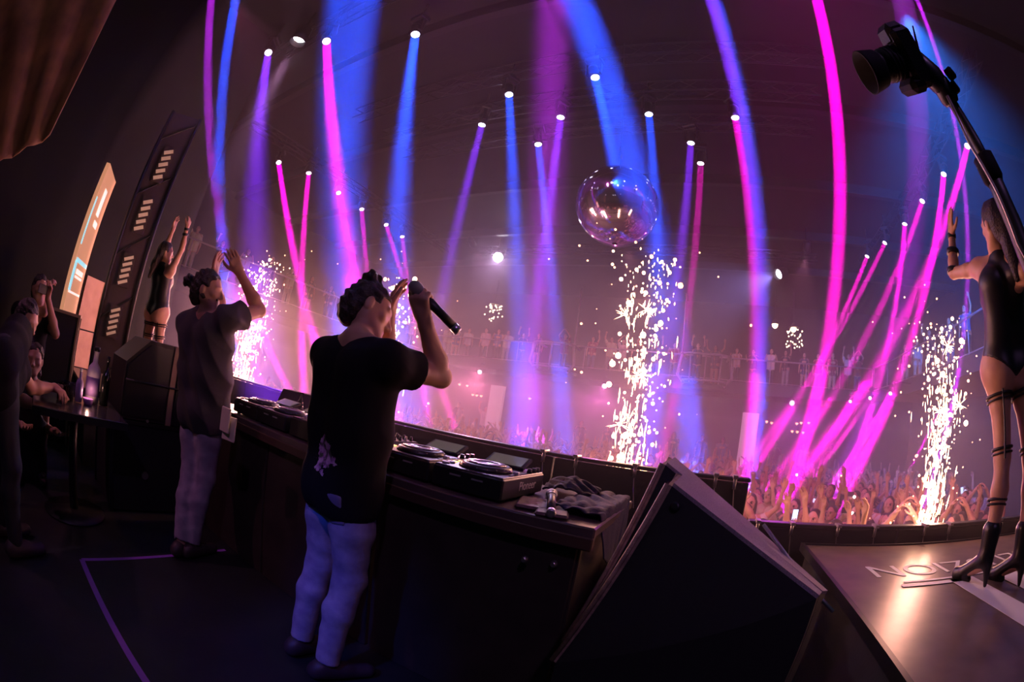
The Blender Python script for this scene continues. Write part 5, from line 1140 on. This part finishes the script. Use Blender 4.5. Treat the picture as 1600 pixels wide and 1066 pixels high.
side_person('person in a black T-shirt leaning over the drinks table at the left edge', None, 0, SKIN2, J, nrm(r+f*.5+np.array([0, 0, -.4])), [((J['wrR'], nrm(r+f*.3+np.array([0, 0, -.1])), np.array([0, 0, -1.]), f), dict(curl=(35, 40, 25))), ((J['wrL'], nrm(r+f), np.array([0, 0, -1.]), f), {})], .55)
J = {}; J['fwd'] = nrm(r+f*.2); J['pv'] = at_d(62, 600, 4.2); J['pv'][2] = .95; J['nk'] = J['pv']+np.array([0, 0, .5])+r*.02; J['hd'] = at_d(62, 452, 4.22); J['nk'] = J['hd']-np.array([.03, .0, .17]); J['pv'] = J['nk']-np.array([0, 0, .5])
J['shR'] = J['nk']-f*.185-np.array([0, 0, .05]); J['shL'] = J['nk']+f*.185-np.array([0, 0, .05]); J['elR'] = bone(J['shR'], 82, 488, .29, False); J['wrR'] = bone(J['elR'], 74, 458, .25, True); J['elL'] = J['shL']+nrm(r+np.array([0, 0, -.3]))*.28; J['wrL'] = J['hd']+r*.16+f*.05-np.array([0, 0, .04]); legs(J, nrm(r), -f)
0 and print('sideB', {k: np.round(v, 2).tolist() for k, v in J.items()})
side_person('person in black lifting a phone with both hands behind the drinks table', None, 0, SKIN, J, nrm(r), [((J['wrR'], nrm(r*.3+np.array([0, 0, 1.])), f, -r), dict(curl=(40, 50, 30))), ((J['wrL'], nrm(r*.3+np.array([0, 0, 1.])), -f, -r), dict(curl=(40, 50, 30)))], .5)
pb = J['hd']+r*.155+np.array([0, 0, .005]); t = thing('smartphone', 'dark smartphone raised to the eyes of the person behind the drinks table', 'phone', pb, math.atan2(r[1], r[0])-math.pi/2)
MB().box((0, 0, 0), (.15, .009, .075), bev=.003).build('case', PHONE, t); MB().box((0, -.0055, 0), (.135, .002, .066)).build('screen', mat('phone_screen_dim', (.3, .25, .2), .2, emit=(1, .6, .4), es=.25), t)
J = {}; J['fwd'] = nrm(r-f*.3); J['hd'] = at_d(54, 562, 3.75); J['nk'] = J['hd']-np.array([.02, 0, .17]); J['pv'] = J['nk']-np.array([0, 0, .47]); q = nrm(f+r*.3)
J['shR'] = J['nk']-q*.16-np.array([0, 0, .05]); J['shL'] = J['nk']+q*.16-np.array([0, 0, .05])
for s in 'RL': J['el'+s] = J['sh'+s]+nrm(np.array([.1, 0, -1.]))*.27; J['wr'+s] = J['el'+s]+nrm(r+np.array([0, 0, .2]))*.24
legs(J, nrm(r-f*.3), -q)
for s in 'RL': J['kn'+s][2] = J['pv'][2]*.52
0 and print('sideC', {k: np.round(v, 2).tolist() for k, v in J.items()})
side_person('person in a dark short dress standing behind the left drinks table', None, 0, SKIN2, J, nrm(r-f*.5), [((J['wrR'], nrm(r), np.array([0, 0, 1.]), f), {}), ((J['wrL'], nrm(r), np.array([0, 0, 1.]), -f), {})], .35, True, bare=True)

# ------------------------------------------------------------------ spark fountains
SPK = mat('spark_hot', (1, .8, .6), .5, emit=(1, .62, .34), es=9); SPK2 = mat('spark_warm', (1, .7, .5), .5, emit=(1, .45, .22), es=4)
def octa(mb, p, r, ax=None, ln=1.):
    ax = np.array([0, 0, 1.]) if ax is None else nrm(ax); a = nrm(np.cross(ax, [1, .2, .1])); b = np.cross(ax, a)
    V = [p+ax*r*ln, p-ax*r*ln, p+a*r, p-a*r, p+b*r, p-b*r]
    mb._add(V, [(0, 2, 4), (0, 4, 3), (0, 3, 5), (0, 5, 2), (1, 4, 2), (1, 3, 4), (1, 5, 3), (1, 2, 5)])
def ballm(mb, p, r):
    V = []; F = []
    for i in range(1, 4):
        ph = math.pi*i/4
        V += [p+r*np.array([math.sin(ph)*math.cos(k*math.pi/3), math.sin(ph)*math.sin(k*math.pi/3), math.cos(ph)]) for k in range(6)]
    V += [p+np.array([0, 0, r]), p-np.array([0, 0, r])]
    for i in range(2):
        for k in range(6): F.append((i*6+k, (i+1)*6+k, (i+1)*6+(k+1) % 6, i*6+(k+1) % 6))
    for k in range(6): F += [(18, k, (k+1) % 6), (19, 12+(k+1) % 6, 12+k)]
    mb._add(V, F, True)
def fountain(label, s, n, z0, h, count, power, seed, wid=1.):
    r2 = random.Random(seed); B = W(s, n, z0)
    t = thing('spark_machine', 'spark machine under '+label, 'spark machine', W(s, n, .332), STG)
    MB().box((0, 0, .07), (.24, .2, .14), bev=.01).build('body', BLACK, t); MB().lathe([(.04, .14), (.03, .18)], 10).build('nozzle', METAL, t)
    z0 = .55; B = W(s, n, z0); h = h-z0
    a, b = MB(), MB()
    for i in range(count):
        f = r2.random()**1.15; z = h*f; sg = (.055+.075*f)*wid; p = np.array([r2.gauss(0, sg), r2.gauss(0, sg), z])
        if r2.random() < .42: octa(a, p, r2.uniform(.003, .007), (r2.gauss(0, .08), r2.gauss(0, .08), 1), r2.uniform(5, 16)*(1.2-f))
        else: ballm(a if r2.random() < .8 else b, p, min(.026, .006*math.exp(r2.gauss(.45, .5))))
    for i in range(70):
        p = np.array([r2.gauss(0, .32), r2.gauss(0, .32), h*r2.uniform(.05, 1.15)]); ballm(b, p, r2.uniform(.004, .012))
    for i in range(4):
        p = np.array([r2.gauss(0, .16), r2.gauss(0, .16), h*r2.uniform(.35, .95)])
        for k in range(13):
            d = nrm([r2.gauss(0, 1), r2.gauss(0, 1), r2.gauss(0, 1)]); octa(a, p+d*.05, .003, d, r2.uniform(9, 22))
        ballm(a, p, .018)
    o = a.build('spark_fountain', SPK, loc=B); tag(o, label, 'sparks', kind='stuff'); b.build('stray_sparks', SPK2, o)
    for f, w in ((.18, .45), (.5, .35), (.82, .2)):
        la = bpy.data.lights.new('spark_glow', 'POINT'); la.energy = power*w; la.color = (1, .40, .31); la.shadow_soft_size = .12
        lo = bpy.data.objects.new('spark_glow', la); link(lo); lo.location = B+np.array([0, 0, h*f])
FN = 3.5
def fs(az): return FN*math.tan(math.radians(az)-ANG)
fountain('tall fountain of white-gold sparks in the middle of the stage edge', fs(17), FN, .55, 2.75, 600, 105, 1)
fountain('tall fountain of white-gold sparks at the right beside the dancer', fs(58.6), FN, .55, 2.35, 600, 100, 2)
fountain('fountain of sparks behind the face of the person with the microphone', fs(-16), FN, .55, 2.5, 420, 270, 3)
fountain('fountain of sparks behind the clapping person', -6.6, FN+.2, .55, 3.0, 520, 640, 4, 1.5)

# ------------------------------------------------------------------ haze
hz = bpy.data.materials.new('stage_haze'); hz.use_nodes = True; nt = hz.node_tree; nt.nodes.clear()
ho = nt.nodes.new('ShaderNodeOutputMaterial'); hv = nt.nodes.new('ShaderNodeVolumeScatter')
hv.inputs['Color'].default_value = (1, .86, .97, 1); hv.inputs['Density'].default_value = .045; hv.inputs['Anisotropy'].default_value = .25
nt.links.new(hv.outputs[0], ho.inputs['Volume'])
def haze(name, dens, prof, label):
    m = hz.copy(); m.name = name; [n for n in m.node_tree.nodes if n.type == 'VOLUME_SCATTER'][0].inputs['Density'].default_value = dens
    tag(MB().prism([(S0+.05, a, b) for a, b in prof], (S1-S0-.1, 0, 0)).build(name, m, rz=STG), label, 'haze', kind='stuff')
haze('low_haze', .046, [(2.2, ZF+.02), (N1-.05, ZF+.02), (N1-.05, 2.4), (2.2, 2.4)], 'denser smoke hanging low over the dance floor')
haze('high_haze', .0135, [(2.2, 2.402), (N1-.05, 2.402), (N1-.05, ZC-.02), (.3, ZC-.02), (.3, 3.4), (2.2, 3.4)], 'thin smoke under the ceiling that shows the light beams')
